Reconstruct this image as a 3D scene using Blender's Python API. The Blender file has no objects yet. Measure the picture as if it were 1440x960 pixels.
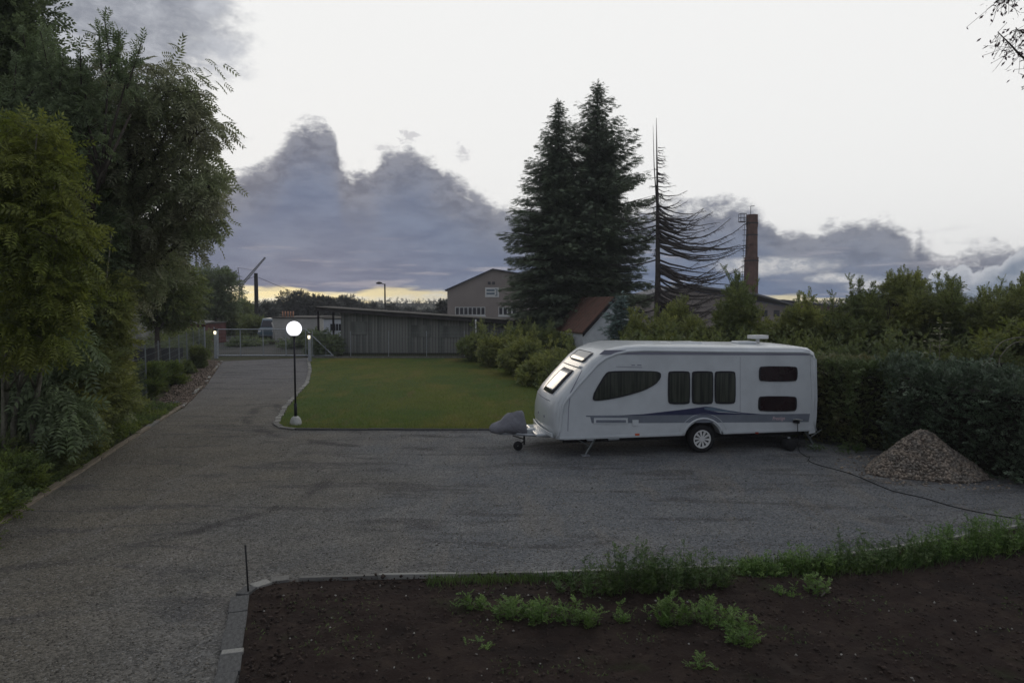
import bpy, bmesh, math, random
import numpy as np
from mathutils import Vector, Matrix, noise as mnoise
random.seed(7); rng = np.random.default_rng(7)
S = bpy.context.scene
COL = S.collection
R = math.radians

# ------------------------------------------------------------------ camera
F_PX = 950.0; CAMZ = 3.5; PITCH = math.atan(55/F_PX)
cam_d = bpy.data.cameras.new('camera'); cam = bpy.data.objects.new('camera', cam_d); COL.objects.link(cam)
cam.location = (0, 0, CAMZ); cam.rotation_euler = (R(90)-PITCH, 0, 0)
cam_d.sensor_width = 36; cam_d.lens = F_PX/1440*36; cam_d.clip_start = 0.1; cam_d.clip_end = 3000
S.camera = cam
S.view_settings.view_transform = 'Standard'; S.view_settings.look = 'None'
S.view_settings.exposure = 0.5; S.view_settings.gamma = 1

def ray(px, py):
    u = (px-720)/F_PX; v = (480-py)/F_PX
    cp, sp = math.cos(PITCH), math.sin(PITCH)
    return Vector((u, cp+v*sp, -sp+v*cp))
def G(px, py, z=0.0):
    d = ray(px, py); t = (z-CAMZ)/d.z
    return Vector((d.x*t, d.y*t, z))
def D(px, py, Y):
    d = ray(px, py); t = Y/d.y
    return Vector((d.x*t, Y, CAMZ+d.z*t))
def azel(px, py):
    d = ray(px, py).normalized()
    return math.degrees(math.atan2(d.x, d.y)), math.degrees(math.asin(d.z))

# ------------------------------------------------------------------ node helper
class NT:
    def __init__(s, tree): s.t = tree; s.n = tree.nodes; s.l = tree.links
    def _in(s, sock, v):
        if isinstance(v, bpy.types.NodeSocket): s.l.new(v, sock)
        else: sock.default_value = v
    def m(s, op, a, b=0.0, c=0.0, clamp=False):
        n = s.n.new('ShaderNodeMath'); n.operation = op; n.use_clamp = clamp
        s._in(n.inputs[0], a); s._in(n.inputs[1], b); s._in(n.inputs[2], c); return n.outputs[0]
    def ss(s, x, lo, hi):
        n = s.n.new('ShaderNodeMapRange'); n.interpolation_type = 'SMOOTHSTEP'
        s._in(n.inputs[0], x); s._in(n.inputs[1], lo); s._in(n.inputs[2], hi); n.inputs[3].default_value = 0; n.inputs[4].default_value = 1
        return n.outputs[0]
    def mix(s, f, a, b, mode='MIX'):
        n = s.n.new('ShaderNodeMix'); n.data_type = 'RGBA'; n.blend_type = mode
        s._in(n.inputs[0], f)
        for k, v in ((6, a), (7, b)):
            if isinstance(v, tuple) and len(v) == 3: v = (*v, 1)
            s._in(n.inputs[k], v)
        return n.outputs[2]
    def noise(s, vec, scale, detail=4, rough=.5, dist=0.0):
        n = s.n.new('ShaderNodeTexNoise'); s._in(n.inputs['Vector'], vec); n.inputs['Scale'].default_value = scale
        n.inputs['Detail'].default_value = detail; n.inputs['Roughness'].default_value = rough; n.inputs['Distortion'].default_value = dist
        return n.outputs['Fac']
    def voro(s, vec, scale, out='Distance', feature='F1'):
        n = s.n.new('ShaderNodeTexVoronoi'); n.feature = feature; s._in(n.inputs['Vector'], vec); n.inputs['Scale'].default_value = scale
        return n.outputs[out]
    def mapv(s, vec, scale=(1,1,1), loc=(0,0,0), rot=(0,0,0)):
        n = s.n.new('ShaderNodeMapping'); s._in(n.inputs[0], vec); n.inputs[1].default_value = loc; n.inputs[2].default_value = rot; n.inputs[3].default_value = scale
        return n.outputs[0]
    def curve(s, x, pts):
        n = s.n.new('ShaderNodeFloatCurve'); s._in(n.inputs[1], x)
        c = n.mapping.curves[0]; pts = sorted(pts)
        c.points[0].location = pts[0]; c.points[-1].location = pts[-1]
        for p in pts[1:-1]: c.points.new(*p)
        for p in c.points: p.handle_type = 'AUTO_CLAMPED'
        n.mapping.use_clip = False; n.mapping.update(); return n.outputs[0]
    def bump(s, h, strength=.3, dist=.02):
        n = s.n.new('ShaderNodeBump'); s._in(n.inputs['Height'], h); n.inputs['Strength'].default_value = strength; n.inputs['Distance'].default_value = dist
        return n.outputs[0]

# ------------------------------------------------------------------ world: dusk sky with cloud banks
SUN_AZ, SUN_EL = R(-17), R(4)
W = bpy.data.worlds.new('World'); S.world = W; W.use_nodes = True
w = NT(W.node_tree); w.n.clear()
tc = w.n.new('ShaderNodeTexCoord'); dirv = tc.outputs['Generated']
sep = w.n.new('ShaderNodeSeparateXYZ'); w.l.new(dirv, sep.inputs[0]); dx, dy, dz = sep.outputs
az = w.m('MULTIPLY', w.m('ARCTAN2', dx, dy), 180/math.pi)
el = w.m('MULTIPLY', w.m('ARCSINE', dz), 180/math.pi)
AZ0, AZR, ELR = -60, 120, 40
azu = w.m('DIVIDE', w.m('SUBTRACT', az, AZ0), AZR, clamp=True)
def hcurve(pxs):
    out = []
    for p in pxs:
        a, e = azel(*p); out.append(((a-AZ0)/AZR, e/ELR))
    return w.m('MULTIPLY', w.curve(azu, out), ELR)
flat = w.mapv(dirv, (1, 1, 1.7))
n1 = w.noise(flat, 10, 9, .62, .15)
n2 = w.noise(w.mapv(dirv, (1, 1, 1.9), (3, 1, 2)), 24, 8, .66, .2)
n5 = w.noise(w.mapv(dirv, (1, 1, 1.8), (9, 4, 2)), 60, 4, .65, .4)
n3 = w.noise(w.mapv(dirv, (1, 1, 4.0), (7, 2, 1)), 5, 5, .55)
n4 = w.noise(w.mapv(dirv, (1, 1, 4.0), (1, 5, 2)), 14, 6, .6, .2)
# bright veil over the sunset side, duller overcast away from it
front = w.ss(w.m('ADD', dy, w.m('MULTIPLY', dz, .25)), -.15, .75)
veil = w.mix(front, (.24, .26, .31), (.655, .655, .65))
veil = w.mix(w.m('MULTIPLY', w.ss(n3, .35, .7), w.m('SUBTRACT', 1.0, front)), veil, (.30, .32, .37))
col = veil
# the high grey cloud at the left
elu = w.m('DIVIDE', el, ELR, clamp=True)
bpts = [(0, 200), (60, 252), (115, 262), (180, 268), (235, 300), (60, 320), (0, 338), (-200, 350)]
# boundary azimuth as a function of elevation
b = []
for px, py in [(340, -250), (345, 0), (335, 50), (305, 100), (290, 150), (322, 185), (255, 225), (120, 260), (-100, 330), (-200, 430)]:
    a, e = azel(px, py); b.append((e/ELR, (a-AZ0)/AZR))
baz = w.m('ADD', w.m('MULTIPLY', w.curve(elu, b), AZR), AZ0)
mL = w.m('SUBTRACT', baz, az)
mL = w.m('ADD', mL, w.m('MULTIPLY', w.m('SUBTRACT', n1, .5), 13))
mL = w.m('ADD', mL, w.m('MULTIPLY', w.m('SUBTRACT', n2, .5), 6))
mL = w.m('ADD', mL, w.m('MULTIPLY', w.m('SUBTRACT', n5, .5), 5))
mL = w.ss(mL, -2.0, 3.6)
lcol = w.mix(w.ss(w.m('ADD', w.m('MULTIPLY', n1, .6), w.m('MULTIPLY', n2, .4)), .36, .64), (0.156, 0.170, 0.206), (0.369, 0.383, 0.419))
col = w.mix(w.m('MULTIPLY', mL, .95), col, lcol)
# the long grey-blue bank over the horizon
Hm = hcurve([(-300, 330), (-100, 330), (100, 330), (200, 310), (270, 265), (325, 248), (350, 233), (385, 212), (402, 186), (430, 170), (466, 180), (476, 212), (492, 238),
             (520, 238), (545, 218), (580, 211), (620, 236), (650, 260), (690, 278), (730, 292), (800, 300), (880, 298), (950, 292), (1000, 286),
             (1040, 284), (1075, 300), (1105, 326), (1135, 328), (1170, 320), (1215, 315), (1270, 319), (1292, 331), (1284, 347), (1310, 353), (1345, 351), (1400, 345),
             (1440, 350), (1600, 335), (1800, 330)])
dH = w.m('SUBTRACT', Hm, el)
dH = w.m('ADD', dH, w.m('MULTIPLY', w.m('SUBTRACT', n1, .5), 3.4))
dH = w.m('ADD', dH, w.m('MULTIPLY', w.m('SUBTRACT', n2, .5), 2.8))
dH = w.m('ADD', dH, w.m('MULTIPLY', w.m('SUBTRACT', n5, .5), 2.0))
bank = w.ss(dH, -.45, 1.0)
depthb = w.ss(dH, 0, 6)
topc = w.mix(w.ss(n2, .38, .62), (0.106, 0.117, 0.153), (0.192, 0.202, 0.238))
lowc = w.mix(w.ss(n4, .32, .68), (0.084, 0.116, 0.190), (0.124, 0.160, 0.238))
bcol = w.mix(depthb, topc, lowc)
front2 = w.ss(dy, -.2, .5)
bcol = w.mix(front2, (0.092, 0.106, 0.135), bcol)
col = w.mix(bank, col, bcol)
# streaks of light in the bank, low down
strk = w.m('MULTIPLY', w.ss(w.noise(w.mapv(dirv, (1, 1, 11), (4, 4, 4)), 8, 6, .6, .15), .53, .68), w.m('MULTIPLY', w.ss(el, 6.5, 3.0), w.ss(dy, .2, .7)))
col = w.mix(w.m('MULTIPLY', strk, .6), col, (0.298, 0.291, 0.327))
# pale bar of cloud right of the chimney
def blob(cx, cy, hw, hh, amp, soft=.6, nz=None):
    a0, e0 = azel(cx, cy); a1, _ = azel(cx+hw, cy); _, e1 = azel(cx, cy-hh)
    u = w.m('DIVIDE', w.m('SUBTRACT', az, a0), a1-a0); v = w.m('DIVIDE', w.m('SUBTRACT', el, e0), e1-e0)
    r = w.m('SQRT', w.m('ADD', w.m('MULTIPLY', u, u), w.m('MULTIPLY', v, v)))
    r = w.m('ADD', r, w.m('MULTIPLY', w.m('SUBTRACT', nz or n2, .5), amp))
    return w.ss(r, 1.0+soft*.5, 1.0-soft)
pale = w.m('MAXIMUM', blob(1085, 374, 90, 13, 1.6), blob(1180, 391, 50, 7, 1.6))
pale = w.m('MAXIMUM', pale, blob(1245, 400, 60, 12, 2.2, .8))
col = w.mix(w.m('MULTIPLY', pale, .95), col, w.mix(w.ss(n5, .35, .6), (0.256, 0.277, 0.320), (0.440, 0.440, 0.447)))
# small dark flecks in the white
fl = w.m('MAXIMUM', blob(650, 213, 10, 11, 3.4, .5, n5), w.m('MAXIMUM', blob(541, 206, 15, 5, 4.0, .5, n5), blob(575, 192, 11, 8, 4.5, .5, n5)))
col = w.mix(w.m('MULTIPLY', fl, .6), col, (0.355, 0.355, 0.383))
# heaped cumulus at the right with a lit rim
Hc = hcurve([(-300, 470), (1000, 470), (1215, 440), (1290, 415), (1305, 385), (1312, 377), (1322, 374), (1333, 379), (1343, 372), (1352, 370), (1362, 376), (1368, 382), (1378, 378), (1390, 372),
             (1400, 374), (1412, 364), (1424, 357), (1432, 350), (1445, 345), (1520, 320), (1650, 300), (1800, 300)])
dC = w.m('ADD', w.m('SUBTRACT', Hc, el), w.m('MULTIPLY', w.m('SUBTRACT', w.noise(dirv, 60, 6, .7), .5), 1.5))
cum = w.ss(dC, -.02, .22)
rimc = w.m('MULTIPLY', w.ss(dC, 1.1, .05), .9)
inner = w.mix(w.ss(w.noise(w.mapv(dirv, (1, 1, 1.6)), 30, 5, .6, .3), .40, .66), (0.142, 0.177, 0.234), (0.284, 0.305, 0.348))
ccol = w.mix(rimc, inner, (0.426, 0.440, 0.469))
col = w.mix(cum, col, ccol)
# yellow afterglow under the bank
glowaz = w.curve(azu, [((azel(x, 410)[0]-AZ0)/AZR, v) for x, v in [(-200, .5), (100, .9), (330, 1), (420, 1), (520, .8), (620, .62), (700, .5), (950, .12), (1060, .12), (1100, .55), (1165, .55), (1215, 0), (1500, 0), (1800, 0)]])
gtop = w.m('MULTIPLY', w.curve(azu, [((azel(x, 410)[0]-AZ0)/AZR, azel(x, y)[1]/10) for x, y in [(-200, 408), (200, 402), (330, 401), (420, 406), (480, 411), (540, 404), (620, 407), (740, 412), (1000, 420), (1090, 414), (1165, 416), (1400, 425), (1800, 425)]]), 10)
gd = w.m('ADD', w.m('SUBTRACT', gtop, el), w.m('MULTIPLY', w.m('SUBTRACT', w.noise(w.mapv(dirv, (1, 1, 8)), 12, 5, .6), .5), 1.1))
gl = w.m('MULTIPLY', w.m('MULTIPLY', w.ss(gd, -.08, .25), glowaz), w.ss(dy, 0, .5))
gcol = w.mix(w.ss(n4, .45, .62), (.78, .66, .36), (.72, .67, .52))
col = w.mix(gl, col, gcol)
# below the horizon
col = w.mix(w.ss(el, -.5, -1.5), col, (.06, .06, .06))
bg = w.n.new('ShaderNodeBackground'); w.l.new(col, bg.inputs[0]); bg.inputs[1].default_value = 1.0
sky = w.n.new('ShaderNodeTexSky'); sky.sky_type = 'NISHITA'; sky.sun_disc = False
sky.sun_elevation = SUN_EL; sky.sun_rotation = SUN_AZ; sky.dust_density = 2
bg2 = w.n.new('ShaderNodeBackground'); w.l.new(sky.outputs[0], bg2.inputs[0]); bg2.inputs[1].default_value = 0.0008
add = w.n.new('ShaderNodeAddShader'); w.l.new(bg.outputs[0], add.inputs[0]); w.l.new(bg2.outputs[0], add.inputs[1])
wo = w.n.new('ShaderNodeOutputWorld'); w.l.new(add.outputs[0], wo.inputs[0])

sd = bpy.data.lights.new('sun', 'SUN'); sd.energy = 0.12; sd.angle = R(12); sd.color = (1, .86, .68)
so = bpy.data.objects.new('sun', sd); COL.objects.link(so)
sdir = Vector((math.sin(SUN_AZ)*math.cos(R(12)), math.cos(SUN_AZ)*math.cos(R(12)), math.sin(R(12))))
so.rotation_euler = sdir.to_track_quat('Z', 'Y').to_euler(); so.location = (0, 0, 30)

# ------------------------------------------------------------------ materials
MATS = {}
def mat(name, color, rough=.8, var=0.0, vscale=8, bump=0.0, bscale=40, metal=0.0, emit=None, spec=.3, coat=0.0, island=0.0, trans=0.0, color2=None, bdist=.01, stretch=(1,1,1)):
    m = bpy.data.materials.new(name); m.use_nodes = True; t = NT(m.node_tree)
    bs = t.n['Principled BSDF']; out = t.n['Material Output']
    c = (*color, 1)
    tcn = t.n.new('ShaderNodeTexCoord'); oc = t.mapv(tcn.outputs['Object'], stretch)
    cs = None
    if color2: cs = t.mix(t.ss(t.noise(oc, vscale, 5, .6), .38, .62), color, color2)
    elif var:
        f = t.noise(oc, vscale, 5, .6)
        cs = t.mix(t.ss(f, .3, .7), tuple(x*(1-var) for x in color), tuple(min(1, x*(1+var)) for x in color))
    if island:
        g = t.n.new('ShaderNodeNewGeometry')
        k = t.m('ADD', 1-island, t.m('MULTIPLY', g.outputs['Random Per Island'], 2*island))
        cc = t.n.new('ShaderNodeCombineXYZ')
        for i in range(3): t.l.new(k, cc.inputs[i])
        cs = t.mix(1.0, cs if cs is not None else color, cc.outputs[0], 'MULTIPLY')
    if cs is not None: t.l.new(cs, bs.inputs['Base Color'])
    else: bs.inputs['Base Color'].default_value = c
    bs.inputs['Roughness'].default_value = rough; bs.inputs['Metallic'].default_value = metal
    bs.inputs['Specular IOR Level'].default_value = spec; bs.inputs['Coat Weight'].default_value = coat
    if emit: bs.inputs['Emission Color'].default_value = (*emit[0], 1); bs.inputs['Emission Strength'].default_value = emit[1]
    if bump: t.l.new(t.bump(t.noise(oc, bscale, 5, .6), bump, bdist), bs.inputs['Normal'])
    if trans:
        tr = t.n.new('ShaderNodeBsdfTranslucent')
        if cs is not None: t.l.new(cs, tr.inputs[0])
        else: tr.inputs[0].default_value = c
        mx = t.n.new('ShaderNodeMixShader'); mx.inputs[0].default_value = trans
        t.l.new(bs.outputs[0], mx.inputs[1]); t.l.new(tr.outputs[0], mx.inputs[2]); t.l.new(mx.outputs[0], out.inputs[0])
    MATS[name] = m; return m
def leafmat(name, c, c2, isl=.35, trans=.45, vs=.9):
    c = tuple(min(.30, x*3.7) for x in c); c2 = tuple(min(.30, x*3.7) for x in c2)
    return mat(name, c, .52, color2=c2, vscale=vs, island=isl, trans=trans, spec=.4)
leafmat('leaf_yellowgreen', (.042, .052, .009), (.060, .066, .013))
leafmat('leaf_ash', (.070, .080, .040), (.092, .104, .050))
leafmat('leaf_dark', (.034, .044, .022), (.050, .062, .028))
leafmat('leaf_grey', (.060, .075, .040), (.045, .060, .026))
leafmat('leaf_undergrowth', (.045, .056, .011), (.026, .038, .012), .45)
leafmat('leaf_shrub', (.052, .060, .018), (.036, .046, .018), .4)
leafmat('leaf_shrub_olive', (.075, .080, .022), (.048, .056, .020), .4)
leafmat('leaf_hedge', (.030, .042, .015), (.046, .044, .018), .45, .25)
leafmat('leaf_bush_blue', (.018, .028, .015), (.030, .040, .025), .5, .2)
leafmat('leaf_far', (.012, .014, .009), (.009, .011, .009), .3, .1, .2)
leafmat('leaf_spruce', (.034, .044, .028), (.045, .056, .034), .35, .15, .6)
leafmat('leaf_spruce_blue', (.030, .048, .045), (.045, .062, .055), .35, .1, .8)
leafmat('leaf_purple', (.030, .018, .022), (.045, .03, .03), .4, .2)
leafmat('leaf_weed', (.026, .050, .009), (.040, .064, .013), .4, .3, 3)
leafmat('leaf_weed_dark', (.017, .032, .008), (.029, .044, .011), .4, .3, 3)
leafmat('grass_blade', (.030, .050, .006), (.055, .056, .010), .35, .25, .35)
mat('bark', (.055, .045, .035), .9, .3, 12, .6, 60)
mat('bark_pale', (.17, .16, .12), .9, .3, 14, .4, 60)
mat('bark_dead', (.07, .06, .055), .9, .3, 6)
mat('concrete', (.17, .165, .15), .9, .25, 6, .4, 60)
mat('concrete_dark', (.10, .10, .097), .9, .3, 7, .5, 60)
mat('concrete_brown', (.21, .175, .13), .9, .35, 5, .5, 50)
mat('concrete_pale', (.28, .275, .25), .9, .2, 8, .3, 60)
mat('stone_chip', (.16, .145, .12), .9, island=.7)
mat('stone_pile', (.25, .205, .16), .9, island=.55, color2=(.18, .16, .135), vscale=6)
mat('stone_verge', (.15, .115, .09), .9, island=.55)
mat('pile_core', (.10, .08, .065), .95, .4, 8, .8, 40)
mat('caravan_white', (.54, .57, .58), .32, .06, 2.2, coat=.3, spec=.5)
mat('caravan_grey', (.22, .22, .27), .4, .08, 3, spec=.4)
mat('caravan_band', (.17, .19, .22), .35, .1, 3, spec=.4)
mat('caravan_navy', (.03, .035, .085), .35, .1, 5, spec=.4)
mat('caravan_steel', (.12, .17, .22), .35, .1, 5, spec=.4)
mat('lettering', (.62, .45, .46), .5)
mat('black_plastic', (.012, .012, .016), .35, spec=.4)
mat('rubber', (.014, .014, .015), .85, .3, 20, .3, 90)
mat('undercarriage', (.020, .019, .020), .8, .3, 6)
mat('galvanised', (.36, .38, .40), .45, .15, 10, metal=.5)
mat('wire_steel', (.20, .22, .22), .5, metal=.4)
mat('tarpaulin', (.20, .20, .22), .7, .15, 6, .6, 14, bdist=.03)
mat('orange_lens', (.55, .09, .02), .3)
mat('red_lens', (.25, .02, .01), .3)
mat('pole_black', (.012, .012, .018), .5)
mat('globe_light', (.9, .9, .9), .3, emit=((.93, .93, 1.0), .9))
mat('post_light', (.9, .8, .6), .3, emit=((1.0, .90, .62), 1.3))
mat('render_brown', (.27, .23, .205), .9, .12, .25, .3, 3)
mat('roof_dark', (.05, .05, .065), .8, .2, 1)
mat('white_paint', (.62, .62, .60), .7, .08, 2)
mat('offwhite_wall', (.40, .39, .36), .85, .12, 1)
mat('white_wall', (.55, .57, .60), .85, .1, 1.2)
mat('sign_blue', (.10, .15, .19), .6)
mat('dark_glass', (.02, .02, .028), .15, spec=.5)
mat('board_grey', (.21, .21, .19), .9, .35, 1.5, .4, 30, island=.0, stretch=(1, 1, .25))
mat('board_grey_dark', (.15, .155, .14), .9, .35, 1.5, .4, 30, stretch=(1, 1, .25))
mat('fascia', (.055, .05, .05), .8, .3, 2)
mat('roof_felt', (.05, .047, .042), .9, .3, 1.5)
mat('tile_red', (.14, .075, .055), .85, .3, 3, .3, 20)
mat('tile_brown', (.12, .07, .05), .85, .3, 3, .3, 20)
mat('brick_red', (.125, .066, .050), .9, .3, 1.2, .3, 14)
mat('roof_sheet', (.16, .16, .165), .85, .25, .3)
mat('shed_red', (.11, .04, .036), .85, .3, 2)
mat('dark_wood', (.022, .018, .020), .9, .3, 3)
mat('trellis_wood', (.24, .22, .14), .9, .2, 8)
mat('van_silver', (.14, .18, .21), .4, .1, 2, metal=.2)
mat('van_blue', (.08, .14, .18), .4, .1, 2)
mat('marker_orange', (.50, .26, .17), .7)
mat('cable_black', (.012, .012, .012), .7)
mat('iron', (.02, .02, .02), .7)

def ground_gravel():
    m = bpy.data.materials.new('gravel'); m.use_nodes = True; t = NT(m.node_tree); bs = t.n['Principled BSDF']
    g = t.n.new('ShaderNodeNewGeometry'); P = g.outputs['Position']
    s = t.n.new('ShaderNodeSeparateXYZ'); t.l.new(P, s.inputs[0]); X, Y, Z = s.outputs
    # dusty brown where vehicles drive (drive + near left), clean grey chippings on the parking area
    f = t.m('ADD', t.m('MULTIPLY', X, .16), t.m('MULTIPLY', Y, .028))
    f = t.m('ADD', f, t.m('MULTIPLY', t.m('SUBTRACT', t.noise(P, .35, 4, .55), .5), 1.6))
    greyf = t.ss(f, -.85, .55)
    base = t.mix(greyf, (.094, .086, .070), (.098, .103, .108))
    base = t.mix(t.ss(t.noise(P, .9, 5, .6), .40, .66), base, t.mix(greyf, (.115, .103, .082), (.123, .125, .124)))
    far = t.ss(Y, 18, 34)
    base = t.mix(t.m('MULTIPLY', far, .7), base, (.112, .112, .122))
    # rut lines and scraped patches
    tr = t.noise(t.mapv(P, (.35, 1.6, 1), rot=(0, 0, R(8))), 1.0, 5, .6, .9)
    base = t.mix(t.m('MULTIPLY', t.ss(tr, .53, .62), .6), base, (.050, .048, .048))
    tr2 = t.noise(t.mapv(P, (1.7, .35, 1), rot=(0, 0, R(-14))), .9, 5, .6, .7)
    base = t.mix(t.m('MULTIPLY', t.ss(tr2, .54, .66), .5), base, (.130, .122, .108))
    # curved tyre marks where vehicles swing from the drive into the yard
    for cx, cy, r, wd in ((-1.8, 22.6, 6.6, .16), (-1.8, 22.6, 5.1, .16), (-3.2, 24.0, 4.9, .12), (-9.2, 13.6, 5.6, .14)):
        ddx = t.m('SUBTRACT', X, cx); ddy = t.m('SUBTRACT', Y, cy)
        rr = t.m('SQRT', t.m('ADD', t.m('MULTIPLY', ddx, ddx), t.m('MULTIPLY', ddy, ddy)))
        dd = t.m('ABSOLUTE', t.m('ADD', t.m('SUBTRACT', rr, r), t.m('MULTIPLY', t.m('SUBTRACT', t.noise(P, 1.2, 3), .5), .5)))
        k = t.m('MULTIPLY', t.m('MULTIPLY', t.ss(dd, wd*1.7, wd*.3), t.ss(t.noise(P, .8, 3, .6), .40, .58)), t.ss(ddy, 1.0, -1.5))
        base = t.mix(t.m('MULTIPLY', k, .75), base, (.035, .033, .033))
    # chippings
    vc = t.n.new('ShaderNodeTexVoronoi'); t.l.new(P, vc.inputs['Vector']); vc.inputs['Scale'].default_value = 42
    hv = t.n.new('ShaderNodeSeparateXYZ'); t.l.new(vc.outputs['Color'], hv.inputs[0])
    k = t.m('ADD', .82, t.m('MULTIPLY', hv.outputs[0], 1.25))
    cc = t.n.new('ShaderNodeCombineXYZ'); [t.l.new(k, cc.inputs[i]) for i in range(3)]
    base = t.mix(1.0, base, cc.outputs[0], 'MULTIPLY')
    base = t.mix(t.m('MULTIPLY', t.ss(hv.outputs[1], .955, .985), .55), base, (.34, .33, .31))
    nn = t.noise(P, 60, 4, .7)
    base = t.mix(t.m('MULTIPLY', t.ss(nn, .55, .72), .45), base, (.21, .205, .195))
    t.l.new(base, bs.inputs['Base Color']); bs.inputs['Roughness'].default_value = .92; bs.inputs['Specular IOR Level'].default_value = .2
    h = t.m('ADD', t.m('MULTIPLY', vc.outputs['Distance'], -1.0), t.m('MULTIPLY', nn, .8))
    h = t.m('ADD', h, t.m('MULTIPLY', t.noise(P, 2.2, 4), 1.4))
    t.l.new(t.bump(h, .8, .03), bs.inputs['Normal']); return m
MATS['gravel'] = ground_gravel()
def pos_mat(name, layers, rough=.95, bump=(.6, 30, .03)):
    m = bpy.data.materials.new(name); m.use_nodes = True; t = NT(m.node_tree); bs = t.n['Principled BSDF']
    g = t.n.new('ShaderNodeNewGeometry'); P = g.outputs['Position']; base = layers[0]
    for (c, sc, lo, hi, amt, st) in layers[1:]:
        base = t.mix(t.m('MULTIPLY', t.ss(t.noise(t.mapv(P, st), sc, 5, .65), lo, hi), amt), base, c)
    t.l.new(base, bs.inputs['Base Color']); bs.inputs['Roughness'].default_value = rough; bs.inputs['Specular IOR Level'].default_value = .15
    t.l.new(t.bump(t.noise(P, bump[1], 6, .7), bump[0], bump[2]), bs.inputs['Normal']); MATS[name] = m
pos_mat('soil', [(.034, .023, .019), ((.056, .040, .031), 3, .45, .65, .8, (1, 1, 1)), ((.020, .015, .013), 1.2, .5, .65, .7, (1, 1, 1)), ((.12, .10, .085), 45, .66, .72, .6, (1, 1, 1)), ((.030, .042, .014), .9, .58, .70, .5, (1, 1, 1)), ((.085, .07, .058), .5, .60, .75, .6, (1, 1, 1))], bump=(.9, 28, .05))
pos_mat('lawn', [(.088, .105, .015), ((.050, .088, .016), .22, .42, .58, .9, (1, .6, 1)), ((.135, .118, .026), .4, .50, .62, .85, (1, .5, 1)), ((.050, .070, .010), 1.6, .5, .66, .6, (1, .6, 1)), ((.12, .085, .035), 1.1, .58, .68, .6, (1, .3, 1)), ((.045, .055, .012), 14, .5, .7, .6, (1, 1, 1))], bump=(.7, 25, .03))
pos_mat('terrain', [(.045, .047, .025), ((.065, .058, .038), .1, .4, .6, .8, (1, 1, 1)), ((.035, .045, .015), .6, .45, .6, .7, (1, 1, 1))])
pos_mat('verge', [(.075, .060, .042), ((.045, .052, .02), .8, .45, .65, .8, (1, 1, 1)), ((.13, .10, .075), 12, .5, .7, .6, (1, 1, 1))], bump=(.9, 14, .05))
pos_mat('asphalt', [(.042, .045, .040), ((.09, .088, .085), .3, .4, .6, .7, (1, 1, 1))])

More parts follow.
